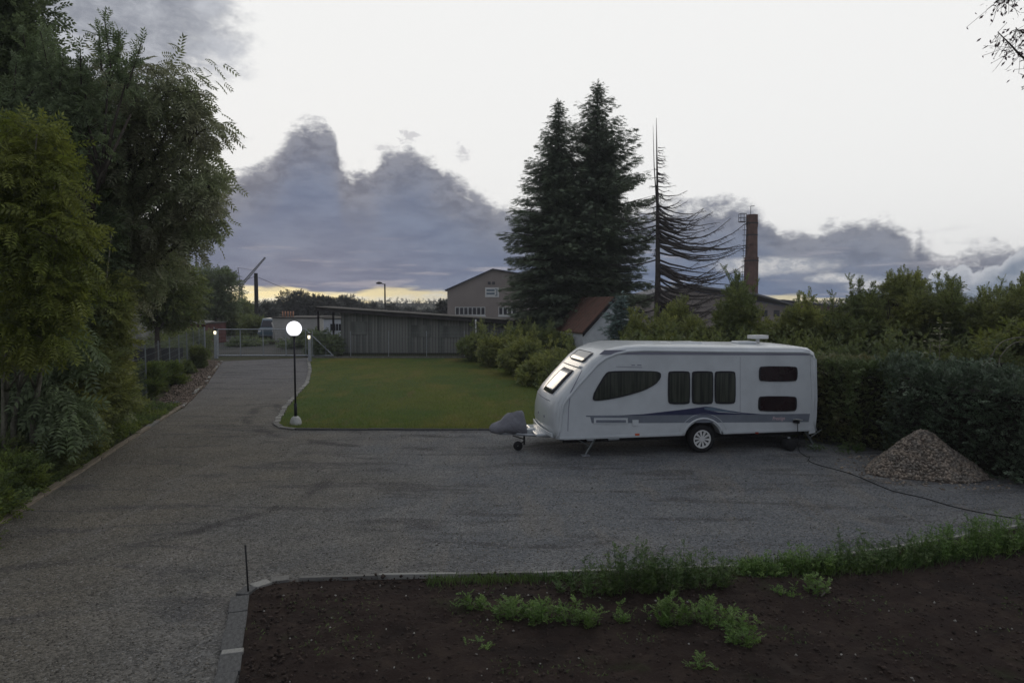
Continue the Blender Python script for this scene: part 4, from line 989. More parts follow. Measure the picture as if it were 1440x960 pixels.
Y2 = 120.0; f2 = thing('factory_annex', 'further low grey roofed factory building right of the chimney', 'building', (D(1140, 430, Y2).x, Y2, 0)); f2x = D(1140, 430, Y2).x
a = D(1070, 428, Y2); ap = D(1100, 423.5, Y2); c = D(1185, 433, Y2)
MB().prism([(a.x-f2x, 0, 0), (c.x-f2x, 0, 0), (c.x-f2x, 0, c.z), (ap.x-f2x, 0, ap.z), (a.x-f2x, 0, a.z)], (0, 14, 0)).build('wall', 'brick_red', f2)
slope(a, ap, 'roof_dark', .3, 'roof', -.5, 14, f2, f2x); slope(ap, c, 'roof_dark', .3, 'roof', -.5, 14, f2, f2x)
# chimney
Yc = 105.0; cb = D(1055.5, 420, Yc); zc = lambda y: D(1055.5, y, Yc).z
ch_ = thing('factory_chimney', 'red brick factory chimney stepped in halfway up with a ladder', 'chimney', (cb.x, Yc, 0))
rw = lambda px: px/F_PX*Yc/2
zt, zm = zc(302), zc(363)
lo_ = MB().lathe([(rw(21.5), 0), (rw(19.8), zm-.1), (rw(20.6), zm-.1), (rw(20.6), zm+.12), (rw(18), zm+.12)], n=8); lo_.build('lower_shaft', 'brick_red', ch_)
MB().lathe([(rw(17.6), zm+.10), (rw(15.8), zt-1.9), (rw(16.6), zt-1.9), (rw(16.6), zt-.9), (rw(15.8), zt-.9), (rw(15.8), zt)], n=8).build('upper_shaft', 'brick_red', ch_)
for zz, rr in ((zm-.5, 21.2), (zt-3.2, 17.0), (zt-1.4, 17.6)): MB().lathe([(rw(rr), 0), (rw(rr), .18)], (0, 0, zz), 8).build('iron_band', 'iron', ch_)
lad = MB(); lx = D(1046, 400, Yc).x-cb.x-.05
for dx_ in (-.32, .12): lad.tube([(lx+dx_-.15, -.3, 0), (lx+dx_+.25, -.3, zt-.6)], .03, 4)
for z in np.arange(1, zt-.6, .8): u = z/zt; lad.tube([(lx-.75+u*.4, -.3, z), (lx+.45+u*.2, -.3, z)], .04, 4)
lad.build('ladder', 'iron', ch_)
cg = MB(); c0 = D(1039.5, 301, Yc); c1 = D(1047, 312, Yc)
cxs = (c0.x-cb.x, c1.x-cb.x)
for x in cxs: 
    for y_ in (-.8, .2): cg.tube([(x, y_, c1.z), (x, y_, c0.z)], .035, 4)
for z in (c1.z, (c0.z+c1.z)/2, c0.z):
    for y_ in (-.8, .2): cg.tube([(cxs[0], y_, z), (cxs[1], y_, z)], .035, 4)
    for x in cxs: cg.tube([(x, -.8, z), (x, .2, z)], .035, 4)
cg.box((cxs[0], -.8, c1.z-.08), (cxs[1], .2, c1.z)); cg.build('platform_cage', 'iron', ch_)
MB().tube([(-.25, 0, zt-.1), (-.25, 0, zt+1.35)], .045, 5).tube([(-.25, 0, zt+1.3), (.35, 0, zt+1.38)], .04, 4).build('antenna', 'iron', ch_)

# buildings and things beyond the gate
Yb = 62.0
def simple_block(name, label, px0, px1, ytop, Y, depth, m, cat='building', z0=0, roof_m='roof_felt'):
    a = D(px0, ytop, Y); b_ = D(px1, ytop, Y); r = thing(name, label, cat, ((a.x+b_.x)/2, Y, 0)); hw = (b_.x-a.x)/2
    MB().box((-hw, 0, z0), (hw, depth, a.z-.08)).build('wall', m, r); MB().box((-hw-.1, -.12, a.z-.08), (hw+.1, depth+.1, a.z)).build('roof', roof_m, r)
    return r, hw, a.z
r, hw, zz = simple_block('flat_building', 'long low beige flat roofed building behind the gate', 383, 446, 446, Yb, 8, 'offwhite_wall')
for k in range(5):
    px = 397.5+3.7*k; b_ = D(px, 446, Yb+.5); t_ = D(px, 437.5, Yb+.5)
    tag(MB().tube([b_, b_.lerp(t_, .5), t_], .055, 6).build('marker_post', 'marker_orange', None, True), ['leftmost','second from the left','middle','second from the right','rightmost'][k]+' short pale orange post on the flat beige roof', 'post', 'posts on the flat roof')
r, hw, zz = simple_block('white_garage', 'small white garage with dark windows left of the plank shed', 455, 484, 447, 57, 6, 'white_wall')
for k in range(4):
    x = D(466+4*k, 458, 57).x-D(469.5, 458, 57).x; f = MB().box((x-.09, -.05, zz-1.05), (x+.09, -.01, zz-.5)).build('window', 'dark_glass', r)
r, hw, zz = simple_block('red_shed', 'low dull red shed with dark openings beyond the left fence', 242, 289, 454, 56, 4, 'shed_red')
for x in (-.55, .35, 1.0): MB().box((x-.25, -.04, .7), (x+.25, -.01, zz-.3)).build('opening', 'dark_glass', r)
MB().prism([(-.3, -.3, zz+.02), (hw+.1, -.3, zz-.12), (hw+.1, 1.5, zz+.1), (-.3, 1.5, zz+.2)], (0, 0, .05)).build('lean_roof', 'concrete', r)
simple_block('grey_hut', 'pale grey wall of a hut glimpsed beside the left trees', 184, 194, 443, 44, 4, 'board_grey', 'hut')
# boarded grey fence far left
bf = thing('board_fence', 'far grey board fence with blue green top beyond the left meadow', 'fence', (D(193, 470, 58).x, 58, 0))
xx = 0; xe = D(246, 470, 58).x-D(193, 470, 58).x; hh = D(220, 458, 58).z; me = MB().box((0, 0, 0), (1, .03, 1)).mesh('b', mat('board_pale', (.13, .13, .15), .9, .2, 2))
while xx < xe:
    o = link('board', me, bf); o.location = (xx, 0, .3); o.scale = (.22, 1, hh-.3-random.uniform(0, .06)); xx += .26
MB().box((0, -.05, hh), (xe, .1, hh+.35)).build('top_rail', mat('teal_dark', (.03, .05, .055), .8, .2, 2), bf)
# compost bin with trellis
cbn = G(215, 522); bn_ = thing('compost_bin', 'dark low timber bin beyond the left fence', 'bin', cbn); 
x0 = D(189, 500, cbn.y).x-cbn.x; x1 = D(241, 500, cbn.y).x-cbn.x; zt_ = D(215, 491, cbn.y).z
for k in range(4):
    MB().box((x0, -.03, zt_*k/4+.02), (x1, .0, zt_*(k+1)/4-.01)).build('board', 'dark_wood', bn_); MB().box((x0, 1.2, zt_*k/4+.02), (x1, 1.23, zt_*(k+1)/4-.01)).build('board', 'dark_wood', bn_)
for x in (x0, x1-.03): MB().box((x, .0, .02), (x+.03, 1.2, zt_-.01)).build('side_board', 'dark_wood', bn_)
tr_ = G(247, 520); tt = thing('trellis', 'small pale wooden trellis standing beside the dark bin', 'trellis', tr_); hz = D(247, 490, tr_.y).z
for dx_ in (-.16, -.03, .10, .2): MB().box((dx_-.015, -.01, 0), (dx_+.015, .01, hz)).build('slat', 'trellis_wood', tt)
for z in np.arange(.15, hz, .17): MB().box((-.18, -.03, z), (.22, -.012, z+.03)).build('slat', 'trellis_wood', tt)
# parked van beyond the gate
vb = G(375, 477); van = thing('parked_van', 'silver blue van parked beyond the gate facing the drive', 'van', vb, R(3))
def sections(mb, secs):
    vs = []; 
    for (yy, hw, z0, z1) in secs: vs += [(-hw, yy, z0), (hw, yy, z0), (hw, yy, z1*.6), (hw*.86, yy, z1), (-hw*.86, yy, z1), (-hw, yy, z1*.6)]
    n_ = 6; fs = [(i*n_+k, i*n_+(k+1) % n_, (i+1)*n_+(k+1) % n_, (i+1)*n_+k) for i in range(len(secs)-1) for k in range(n_)]
    mb.add(vs, fs); mb.f += [tuple(range(n_)), tuple((len(secs)-1)*n_+k for k in range(n_))]; return mb
sections(MB(), [(0, .80, .35, .85), (.1, .88, .28, 1.0), (.75, .9, .28, 1.12), (1.25, .9, .28, 1.85), (1.6, .9, .28, 1.95), (4.4, .9, .28, 1.95), (4.6, .86, .32, 1.85)]).build('body', 'van_silver', van, False)
MB().prism([(-.72, .76, 1.16), (.72, .76, 1.16), (.66, 1.16, 1.72), (-.66, 1.16, 1.72)], (0, -.03, .02)).build('windscreen', 'dark_glass', van)
MB().box((-.6, -.03, .5), (.6, .02, .72)).build('grille', 'van_blue', van)
for x in (-.66, .66): MB().box((x-.13, -.02, .68), (x+.13, .08, .84)).build('headlight', 'white_paint', van, False, .02)
for x in (-.8, .8):
    for y_ in (.9, 3.7): MB().tube([(x-.1, y_, .32), (x+.1, y_, .32)], .32, 14).build('wheel', 'rubber', van)
mp = G(386, 481); tag(MB().tube([mp, mp+Vector((-.05, 0, 1.2)), mp+Vector((-.2, 0, 1.75))], .06, 6).build('leaning_post', 'offwhite_wall', None, True), 'pale leaning post beside the parked van', 'post')
# utility pole with wires, crane, street lamp
Yp = 85.0; pb_ = D(361, 440, Yp); up = thing('utility_pole', 'dark wooden utility pole with wires against the yellow sky', 'pole', (pb_.x, Yp, 0))
pt = D(361.5, 384, Yp).z; MB().tube([(0, 0, 0), (0, 0, pt)], [.30, .24], 8).build('pole', 'iron', up)
wi = MB(); a = Vector((0, 0, pt-.4)); 
for tgt in (D(545, 440, 150), D(200, 400, 100)):
    b_ = Vector((tgt.x-pb_.x, tgt.y-Yp, tgt.z)); wi.tube([a.lerp(b_, t)-Vector((0, 0, 4*t*(1-t)*1.2)) for t in np.linspace(0, 1, 12)], .03, 3)
wi.build('wire', 'iron', up)
Yk = 260.0; kb = D(338, 430, Yk); kr = thing('tower_crane', 'distant crane with a long slanting jib left of the utility pole', 'crane', (kb.x, Yk, 0))
k1 = D(339, 402, Yk).z; jt = D(373, 362, Yk)
def lattice(mb, a, b_, w_, n_, r):
    a = Vector(a); b_ = Vector(b_); d = (b_-a).normalized(); s = d.cross(Vector((0, 1, 0))).normalized()*w_; t = Vector((0, w_, 0)); cs = [s+t, s-t, -s-t, -s+t]
    for c in cs: mb.tube([a+c, b_+c*.5], r, 4)
    for i in range(n_):
        p = a.lerp(b_, i/n_); q = a.lerp(b_, (i+1)/n_); k0 = 1-.5*i/n_; k1_ = 1-.5*(i+1)/n_
        for j in range(4): mb.tube([p+cs[j]*k0, q+cs[(j+1) % 4]*k1_], r*.6, 3)
mk = MB(); lattice(mk, (0, 0, 0), (.3, 0, k1), .7, 12, .15); mk.build('mast', 'iron', kr)
mk = MB(); lattice(mk, (.3, 0, k1), (jt.x-kb.x, 0, jt.z), .4, 16, .10); mk.build('jib', mat('crane_grey', (.12, .12, .12), .6), kr)
mk = MB(); mk.tube([(.3, 0, k1), (-.6, 0, k1+7)], .14, 4); mk.tube([(.3, 0, k1), (-1.8, 0, k1+1.5)], .35, 4); mk.tube([(-.6, 0, k1+7), (jt.x-kb.x-4, 0, jt.z-5)], .07, 3); mk.build('tie_frame', 'iron', kr)
Yl = 90.0; lb_ = D(541.5, 430, Yl); sl_ = thing('street_lamp', 'unlit street lamp with one arm beyond the plank shed', 'street lamp', (lb_.x, Yl, 0)); z1 = D(541, 399, Yl).z
MB().tube([(0, 0, 0), (0, 0, z1)], [.14, .09], 8).build('pole', 'iron', sl_); MB().tube([(0, 0, z1-.1), (-.5, 0, z1+.05)], .05, 5).build('arm', 'iron', sl_)
MB().lathe([(.10, -.10), (.42, -.05), (.40, .10), (.12, .22)], (-.75, 0, z1+.05), 12).build('lamp_head', 'iron', sl_, True)

# ------------------------------------------------------------------ conifers
def spruce(name, label, base, H, Rmax, seed, m='leaf_spruce', z0f=.08, dens=1.0, group=None, tsize=.45, whorl=.30, ragged=.25, power=.9, upcurve=.25, kk=1.8):
    r = np.random.default_rng(seed); base = Vector(base); root = thing(name, label, 'tree', base, 0, group)
    tk = MB().tube([(0, 0, -.1), (0, 0, H*.5), (0, 0, H)], [.022*H*.8, .012*H, .012], 7)
    P = []; A = []; Sz = []; z = H*z0f
    while z < H-.1:
        u = 1-z/H; Rl = Rmax*min(1, u*kk)**power+.03; nb_ = int(6+u*4)
        for k in range(nb_):
            az_ = r.uniform(0, 2*math.pi); L = Rl*(1-ragged*r.random()*1.3+ragged*.3); el0 = R(18)*(1-u*1.9)+r.normal(0, .10)
            ns_ = max(3, int(L/.28)); d = np.array([math.cos(az_), math.sin(az_), 0]); side = np.array([-d[1], d[0], 0]); pts = []
            for j in range(ns_+1):
                t = j/ns_; pts.append(np.array([0, 0, z])+d*L*t*math.cos(el0)+np.array([0, 0, 1])*(L*t*math.sin(el0)-L*.20*t*t*u+L*upcurve*.5*t**3))
            if L > .6: tk.tube([pts[0], pts[ns_//2], pts[-1]], [.012*L+.008, .008*L+.005, .006], 3, False)
            for j in range(0, ns_+1):
                t = j/ns_; wl = (L*.42*(1-t*.75)+.04+.08*min(1, u*5))
                nt = max(2, int(dens*(2+wl*5)))
                for _ in range(nt):
                    o = r.uniform(-1, 1)*wl*.8; drop_ = r.uniform(0, .28)*min(1, L*.5)
                    P.append(pts[j]+side*o+d*r.uniform(-.2, .2)*.8-d*abs(o)*.35+np.array([0, 0, -drop_])); a_ = d*.7+side*np.sign(o)*.7*r.random()+np.array([0, 0, -.45*r.random()-.1+.2*t]); A.append(a_); Sz.append(tsize*r.uniform(.6, 1.2)*(.45+.6*min(1, u*4)+.2*u))
        z += whorl*(.55+.6*u)*r.uniform(.8, 1.2)
    for k in range(14):
        P.append(np.array([0, 0, H-.02-k*.09])); q = r.uniform(0, 6.28); A.append(np.array([math.cos(q), math.sin(q), .8])); Sz.append(.25+.02*k)
    leaves('crown', np.array(P), np.array(A), np.array(Sz), T_SPR, m, root, .5); tk.build('trunk', 'bark', root, True); return root
Yt = 46.0
def tb(px, Y): p = D(px, 480, Y); return (p.x, Y, 0)
spruce('spruce_tree', 'tall dense spruce with the slightly lower pointed top, left of its twin', tb(784, Yt), D(785, 141, Yt).z, 3.75, 11, dens=1.7, group='tall spruces behind the caravan', whorl=.26, tsize=.40)
spruce('spruce_tree', 'tallest broad dark spruce, between the pointed spruce and the bare one', tb(838, Yt+1), D(838, 114, Yt+1).z, 3.9, 12, dens=1.5, group='tall spruces behind the caravan', power=.8, kk=2.2, ragged=.5, upcurve=.4, tsize=.44)
spruce('spruce_tree', 'small blue green spruce in front of the white house gable', tb(873, 31), D(873, 412, 31).z, 1.15, 13, m='leaf_spruce_blue', dens=1.6, tsize=.26, whorl=.2, z0f=.05)
spruce('spruce_tree', 'small slim conifer tip poking above the shrubs far right', tb(1338, 34), D(1337, 388, 34).z, 1.3, 14, dens=1.3, tsize=.3, whorl=.24)
spruce('spruce_tree', 'dark conifer tip above the middle of the right shrubs', tb(1288, 36), D(1287, 381, 36).z, 1.6, 15, dens=1.3, tsize=.35, whorl=.26)
spruce('spruce_tree', 'faint conifer top rising at the right edge of the shrubs', tb(1416, 36), D(1416, 398, 36).z, 1.5, 16, dens=1.2, tsize=.35, whorl=.26)
# the bare spruce
Yd = 43.0; dbs = Vector(tb(924, Yd)); dt = thing('dead_spruce', 'bare dead spruce with long upswept leafless branches right of the green spruces', 'tree', dbs)
Hd = D(918, 166, Yd).z; tk = MB(); tk.tube([(0, 0, -.1), (0, 0, Hd*.35), (-.10, 0, Hd*.7), (-.22, 0, Hd)], [.25, .17, .075, .012], 8)
tk.tube([(-.1, 0, Hd*.62), (-.32, 0, Hd*.8), (-.42, 0, Hd*.97)], [.05, .03, .008], 6); tk.build('trunk', 'bark_dead', dt, True)
bmb = MB(); rr_ = random.Random(5)
for i in range(175):
    u = rr_.random()**1.1; z = 1.2+u*(Hd-2.2)*.95; v = z/Hd
    if v > .74 and rr_.random() < .35: continue
    Lm = max(.7, 5.9*min(1, max(0, .76-v)/.24)**.8*(.82+.18*min(1, v/.4))) if v < .74 else .75*(1.02-v)/.28+.12
    a_ = rr_.uniform(-1.0, 1.0) if rr_.random() < .60 else rr_.uniform(0, 6.28)
    L = Lm*rr_.uniform(.6, 1.0)*(1 if math.cos(a_) > 0 else .75); d = Vector((math.cos(a_), math.sin(a_), 0)); s = Vector((-d.y, d.x, 0))
    pts = []; sag = rr_.uniform(.08, .24)*(.6+.6*(1-v)); ris = rr_.uniform(-.06, .20)
    for j in range(7):
        t = j/6; pts.append(Vector((-.1*v, 0, z))+d*L*t+Vector((0, 0, -L*sag*math.sin(t*2.6)+L*ris*t*t*t-L*.02*t+rr_.uniform(-.03, .03)*L*.3))+s*rr_.uniform(-.05, .05)*L*t)
    bmb.tube(pts, [.026+.008*L-(.019+.0075*L)*j/6 for j in range(7)], 4, False)
    for j in range(int(L*9)):
        t = rr_.uniform(.2, 1); k = min(5, int(t*6)); p = pts[k].lerp(pts[k+1], t*6-k); sg = rr_.choice((-1, 1)); l2 = rr_.uniform(.15, .55)*(1.2-t*.5)
        q = p+(d*.5+s*sg*rr_.uniform(.2, .8)+Vector((0, 0, -.55*rr_.random())))*l2; bmb.tube([p, (p+q)/2+Vector((0, 0, .02)), q], [.011, .008, .004], 3, False)
bmb.build('branches', 'bark_dead', dt)

# ------------------------------------------------------------------ left trees
def bl(px, py, Y, rpx, rpz=None, ry=None):
    p = D(px, py, Y); s = Y/F_PX; rx = rpx*s; rz_ = (rpz or rpx)*s; return (p.x, p.y, p.z, rx, ry or min(rx, 1.6), rz_)
# walnut-like tree with drooping compound leaves
tree('ash_tree', 'large leafy tree with drooping compound leaves overhanging the drive', 'tree', G(165, 580), [
    bl(235, 135, 17.5, 46, 45), bl(190, 128, 18, 46, 42), bl(140, 135, 18, 42, 40), bl(276, 190, 17.5, 30, 42), bl(225, 210, 18.5, 60, 60), bl(160, 215, 18.5, 60, 60),
    bl(288, 245, 17.6, 26, 36), bl(276, 290, 18, 30, 40), bl(228, 300, 18.5, 50, 55), bl(170, 310, 18.5, 55, 60), bl(268, 330, 17.8, 28, 24), bl(115, 270, 18.5, 45, 70), bl(205, 380, 18.5, 36, 45), bl(160, 400, 18, 36, 50), bl(262, 130, 17.5, 24, 24), bl(296, 262, 17.2, 16, 34)],
    .17, T_PIN, .42, 300, 18, 'leaf_ash', droop=.8, sub_r=.52, twigs=130)
tree('ash_tree', 'thin topped tree with feathery shoots against the grey cloud, upper left', 'tree', G(60, 640), [
    bl(112, 135, 15.5, 30, 22), bl(152, 112, 15.5, 22, 20), bl(70, 115, 15.5, 26, 24), bl(100, 160, 15.5, 42, 30), bl(50, 155, 15.5, 40, 40), bl(115, 195, 15.5, 40, 40), bl(178, 112, 15.5, 16, 18), bl(60, 200, 15.5, 60, 45)],
    .11, T_PIN, .30, 120, 11, 'leaf_grey', droop=-.3, sub_r=.4, twigs=110, shoots=22)
tree('dark_tree', 'dense near black tree filling the top left corner', 'tree', (-15.2, 17.5, 0), [
    bl(20, 25, 17, 40, 40), bl(-40, 30, 17.5, 60, 60), bl(10, 90, 17, 55, 50), bl(45, 110, 17, 40, 45), bl(-30, 160, 17.5, 60, 60), bl(15, 190, 17, 60, 60), bl(8, 10, 17, 26, 30), bl(60, 240, 17, 60, 60), bl(-10, 300, 17, 60, 70)],
    .25, T_TWIG, .34, 330, 34, 'leaf_dark', droop=.2, sub_r=.42, twigs=60)
tree('sumac_tree', 'yellow green small tree with feathery leaves at the left edge', 'tree', G(22, 672), [
    bl(25, 240, 12.2, 55, 45), bl(75, 260, 12.2, 40, 45), bl(20, 320, 12, 60, 50), bl(80, 335, 12, 40, 45), bl(30, 400, 12, 60, 50), bl(85, 420, 12.2, 35, 35), bl(10, 470, 12, 45, 40), bl(65, 478, 12, 35, 28), bl(45, 195, 12.4, 35, 28)],
    .055, T_PIN, .34, 165, 15, 'leaf_yellowgreen', droop=.45, sub_r=.42, twigs=70, stems=3, bark='bark_pale')
tree('walnut_sapling', 'sapling with large pale drooping leaves low in the left thicket', 'sapling', G(82, 622), [
    bl(80, 470, 14, 28, 22), bl(100, 490, 14, 26, 20), bl(75, 555, 13.6, 26, 22), bl(95, 590, 13.6, 26, 26), bl(60, 520, 14, 18, 24)],
    .03, T_PIN, .46, 46, 9, 'leaf_grey', droop=.9, sub_r=.7, stems=3, bark='bark_pale', twigs=20)
tree('thicket_shrub', 'dense olive green shrub column left of the drive below the big tree', 'shrub', G(150, 612), [
    bl(130, 430, 16, 36, 50), bl(143, 490, 16.3, 28, 45), bl(112, 510, 15.2, 34, 50), bl(135, 560, 16, 34, 38), bl(100, 580, 14.6, 36, 35), bl(155, 545, 17, 20, 36)],
    .05, T_TWIG, .26, 240, 36, 'leaf_shrub_olive', sub_r=.45, stems=3)
tree('thicket_shrub', 'shadowy dark green shrub deep behind the sumac stems', 'shrub', (-11.5, 14.5, 0), [
    bl(40, 460, 14.8, 60, 60), bl(30, 540, 14.8, 60, 60), bl(-20, 400, 15, 60, 60), bl(80, 400, 16.2, 50, 60), bl(100, 340, 16.4, 50, 60), bl(-20, 520, 14.5, 50, 80), bl(60, 600, 14.4, 50, 40)],
    .08, T_TWIG, .28, 330, 36, 'leaf_dark', sub_r=.45)
tree('willow_tree', 'pale green soft leaved tree behind the big overhanging tree', 'tree', tb(222, 34), [
    bl(215, 385, 34, 36, 36), bl(245, 400, 34, 30, 34), bl(205, 425, 34, 25, 25), bl(235, 440, 35, 25, 16), bl(262, 425, 36, 22, 24)],
    .15, T_TWIG, .42, 150, 34, 'leaf_shrub', sub_r=.45)
tree('round_tree', 'dark round crowned tree behind the left gate post', 'tree', tb(300, 70), [
    bl(298, 402, 70, 26, 24), bl(285, 420, 70, 24, 24), bl(315, 415, 70, 20, 24), bl(300, 432, 70, 30, 18), bl(310, 392, 70, 14, 14)],
    .3, T_TWIG, .6, 150, 34, 'leaf_dark', sub_r=.42)
# slender pale stems in front of the thicket
for px, py, yt, tilt, lb in ((16, 672, 455, .10, 'pale slender trunk standing at the far left foot of the thicket'), (4, 676, 470, -.05, 'darker thin trunk just left of the pale slender one'), (88, 640, 505, .12, 'short pale stem among the big drooping leaves'), (74, 641, 508, .02, 'second short pale stem left of its neighbour in the thicket'), (150, 625, 330, .35, 'thin leaning grey limb crossing the dark centre of the thicket')):
    g = G(px, py); h = D(px, yt, g.y).z; st_ = MB().tube([Vector((0, 0, -.02)), Vector((tilt*.3, 0, h*.35)), Vector((tilt*.4, .03, h*.7)), Vector((tilt*1.1, 0, h))], [.045, .034, .028, .018] if px < 20 else [.026, .022, .018, .012], 7).build('thin_trunk', 'bark_pale', None, True)
    st_.location = g+Vector((.12, -.35, 0)); tag(st_, lb, 'trunk', 'thin trunks in the left thicket')
# undergrowth along the left kerb
ug = [(-20, 790, 'bright green undergrowth at the bottom left corner by the kerb', 'leaf_undergrowth', 52), (30, 742, 'leafy yellow green undergrowth left of the near kerb', 'leaf_undergrowth', 40), (70, 700, 'low bramble patch beside the kerb under the sapling', 'leaf_undergrowth', 36),
      (110, 672, 'mixed green nettles beside the kerb below the olive shrub', 'leaf_shrub', 34), (145, 645, 'reddish green low plants at the kerb before the pale stones', 'leaf_shrub_olive', 30), (178, 618, 'rounded green bush at the kerb where the thicket ends', 'leaf_undergrowth', 26),
      (203, 590, 'tall grassy weeds under the pale fence post', 'leaf_shrub_olive', 22), (60, 660, 'dark leafy scrub behind the near bramble patch', 'leaf_shrub', 50), (5, 690, 'green scrub at the foot of the sumac stems', 'leaf_shrub', 50), (120, 625, 'dark scrub at the foot of the olive shrub column', 'leaf_dark', 40)]
for (px, py, lb, lm, r_) in ug:
    g = G(px, py); s = g.y/F_PX; g = g+Vector((-.62-r_*s*.42, .15, 0))
    bs_ = [(g.x+random.uniform(-.6, .6)*r_*s, g.y+random.uniform(-.3, 1.0)*r_*s, r_*s*random.uniform(.3, .9), r_*s*.6, r_*s*.7, r_*s*.6) for _ in range(7)]
    tree('undergrowth', lb, 'shrub', g, bs_, .012, T_TWIG, .17, 90, 26, lm, group='undergrowth beside the left kerb', sub_r=.55, droop=-.2, stems=4, limbs=False)
P = []; A = []
for _ in range(6500):
    k = random.random()**.8*3.999; a = LK[int(k)]; b_ = LK[int(k)+1]; p = a.lerp(b_, k-int(k)); o = random.random()**1.3
    if p.y < 6: continue
    P.append((p.x-.16-o*1.5, p.y, .03+random.random()*(.05+.22*o))); A.append((random.gauss(0, .8), random.gauss(0, .8), random.uniform(.2, 1.2)))
tag(leaves('ground_cover', np.array(P), np.array(A), rng.uniform(.08, .17, len(P)), T_TWIG, 'leaf_undergrowth'), kind='stuff')
# tall weeds inside the fence
for (px, py, top_, lb) in ((190, 565, 505, 'upright green weed clump behind the left fence post'), (212, 555, 508, 'tall spiky green weeds in front of the dark bin'), (228, 545, 512, 'leafy weeds below the trellis on the left'), (250, 528, 508, 'weeds on the bank right of the trellis'), (268, 520, 485, 'dim shrub behind the upper left fence')):
    g = G(px, py); g.y += .6; h = D(px, top_, g.y).z
    bs_ = [(g.x+random.uniform(-.35, .35), g.y+random.uniform(-.3, .5), h*u*.8, .3, .34, h*.16) for u in (.2, .45, .7, .85) for _ in range(2)]
    tree('tall_weeds', lb, 'weeds', g, bs_, .012, T_TWIG, .20, 110, 26, 'leaf_undergrowth' if px < 230 else 'leaf_shrub', group='weeds behind the left fence', sub_r=.55, droop=-.7, stems=5, limbs=False)
tree('meadow_shrub', 'low shrub mass beyond the left fence before the red shed', 'shrub', tb(265, 48), [bl(225, 482, 46, 26, 14, 2), bl(262, 482, 48, 28, 16, 2), bl(245, 490, 44, 30, 14, 2), bl(200, 478, 46, 18, 12, 2), bl(282, 478, 47, 12, 12, 1)], .06, T_TWIG, .3, 140, 36, 'leaf_shrub', sub_r=.5, stems=3)

P = []
for _ in range(9000):
    x = random.uniform(-420, 520); h = 3.6+1.2*mnoise.fractal(Vector((x*.012, 0, 7)), 1, 2, 4)*1.6+random.gauss(0, .4); P.append((x, 330+random.uniform(-6, 6), max(0, h)*random.random()**.6))
P = np.array(P); tag(leaves('distant_woods', P, rng.normal(0, 1, P.shape)+np.array([0, 0, .6]), rng.uniform(1.5, 2.6, len(P)), T_TWIG, 'leaf_far'), kind='stuff')
# ------------------------------------------------------------------ treeline behind the gate
tl_ = [(338, 424, 90, 20, 'scrubby tree silhouetted in front of the yellow afterglow', 'leaf_shrub'), (352, 428, 110, 18, 'thin crowned tree under the crane', 'leaf_far'), (378, 425, 120, 18, 'low tree just right of the utility pole', 'leaf_far'),
       (403, 412, 130, 20, 'dark tree with a ragged top behind the flat building', 'leaf_far'), (418, 408, 130, 16, 'darkest tall tree above the globe lamp', 'leaf_far'), (440, 413, 130, 20, 'broad dark tree above the shed roof end', 'leaf_far'),
       (462, 418, 130, 16, 'dark tree at the left end of the shed roof', 'leaf_far'), (486, 416, 140, 18, 'rounded dark tree above the shed roof', 'leaf_far'), (505, 420, 145, 14, 'small tree between two rounder ones above the shed', 'leaf_far'),
       (523, 424, 150, 14, 'low dark tree left of the street lamp', 'leaf_far'), (552, 430, 160, 14, 'low tree right of the street lamp', 'leaf_far'), (572, 434, 170, 12, 'last small tree of the far treeline before the warehouse', 'leaf_far'),
       (625, 424, 125, 8, 'small dark tree at the left corner of the warehouse', 'leaf_far'), (600, 437, 180, 14, 'faint low bush on the skyline left of the warehouse', 'leaf_far')]
for px, yt, Y, w_, lb, lm in tl_:
    hpx = (446-yt)*.97; bs_ = []
    for _ in range(9):
        fx_ = random.uniform(-.8, .8); fy_ = random.uniform(.0, 1)
        bs_.append(bl(px+fx_*w_*(1-.3*fy_), 448-hpx*(.15+.72*fy_*(1-.35*abs(fx_))), Y, w_*.40, hpx*.2, 2.5))
    tree('treeline_tree', lb, 'tree', tb(px, Y), bs_, .2, T_TWIG, Y*.0075, 80, 26, lm, group='trees on the skyline beyond the gate', sub_r=.5, twigs=20)
for px, yt, yb, Y, w_, lb in ((330, 440, 470, 72, 30, 'green bushes behind the left part of the gate'), (355, 448, 478, 66, 26, 'dark bush left of the parked van'), (420, 470, 500, 52, 36, 'low dark bush behind the globe lamp'), (460, 470, 500, 44.5, 34, 'dark leafy bush between gate and plank shed'), (345, 478, 500, 54, 34, 'low scrub just behind the gate mesh'), (392, 480, 500, 56, 30, 'scrub behind the right half of the gate')):
    bs_ = [bl(px+random.uniform(-.7, .7)*w_, random.uniform(yt+6, yb), Y, w_*.42, 9, 1.2) for _ in range(8)]
    tree('bush', lb, 'bush', tb(px, Y), bs_, .05, T_TWIG, .42, 120, 28, 'leaf_shrub' if Y > 60 else 'leaf_dark', group='bushes around the gate', sub_r=.5, stems=3)

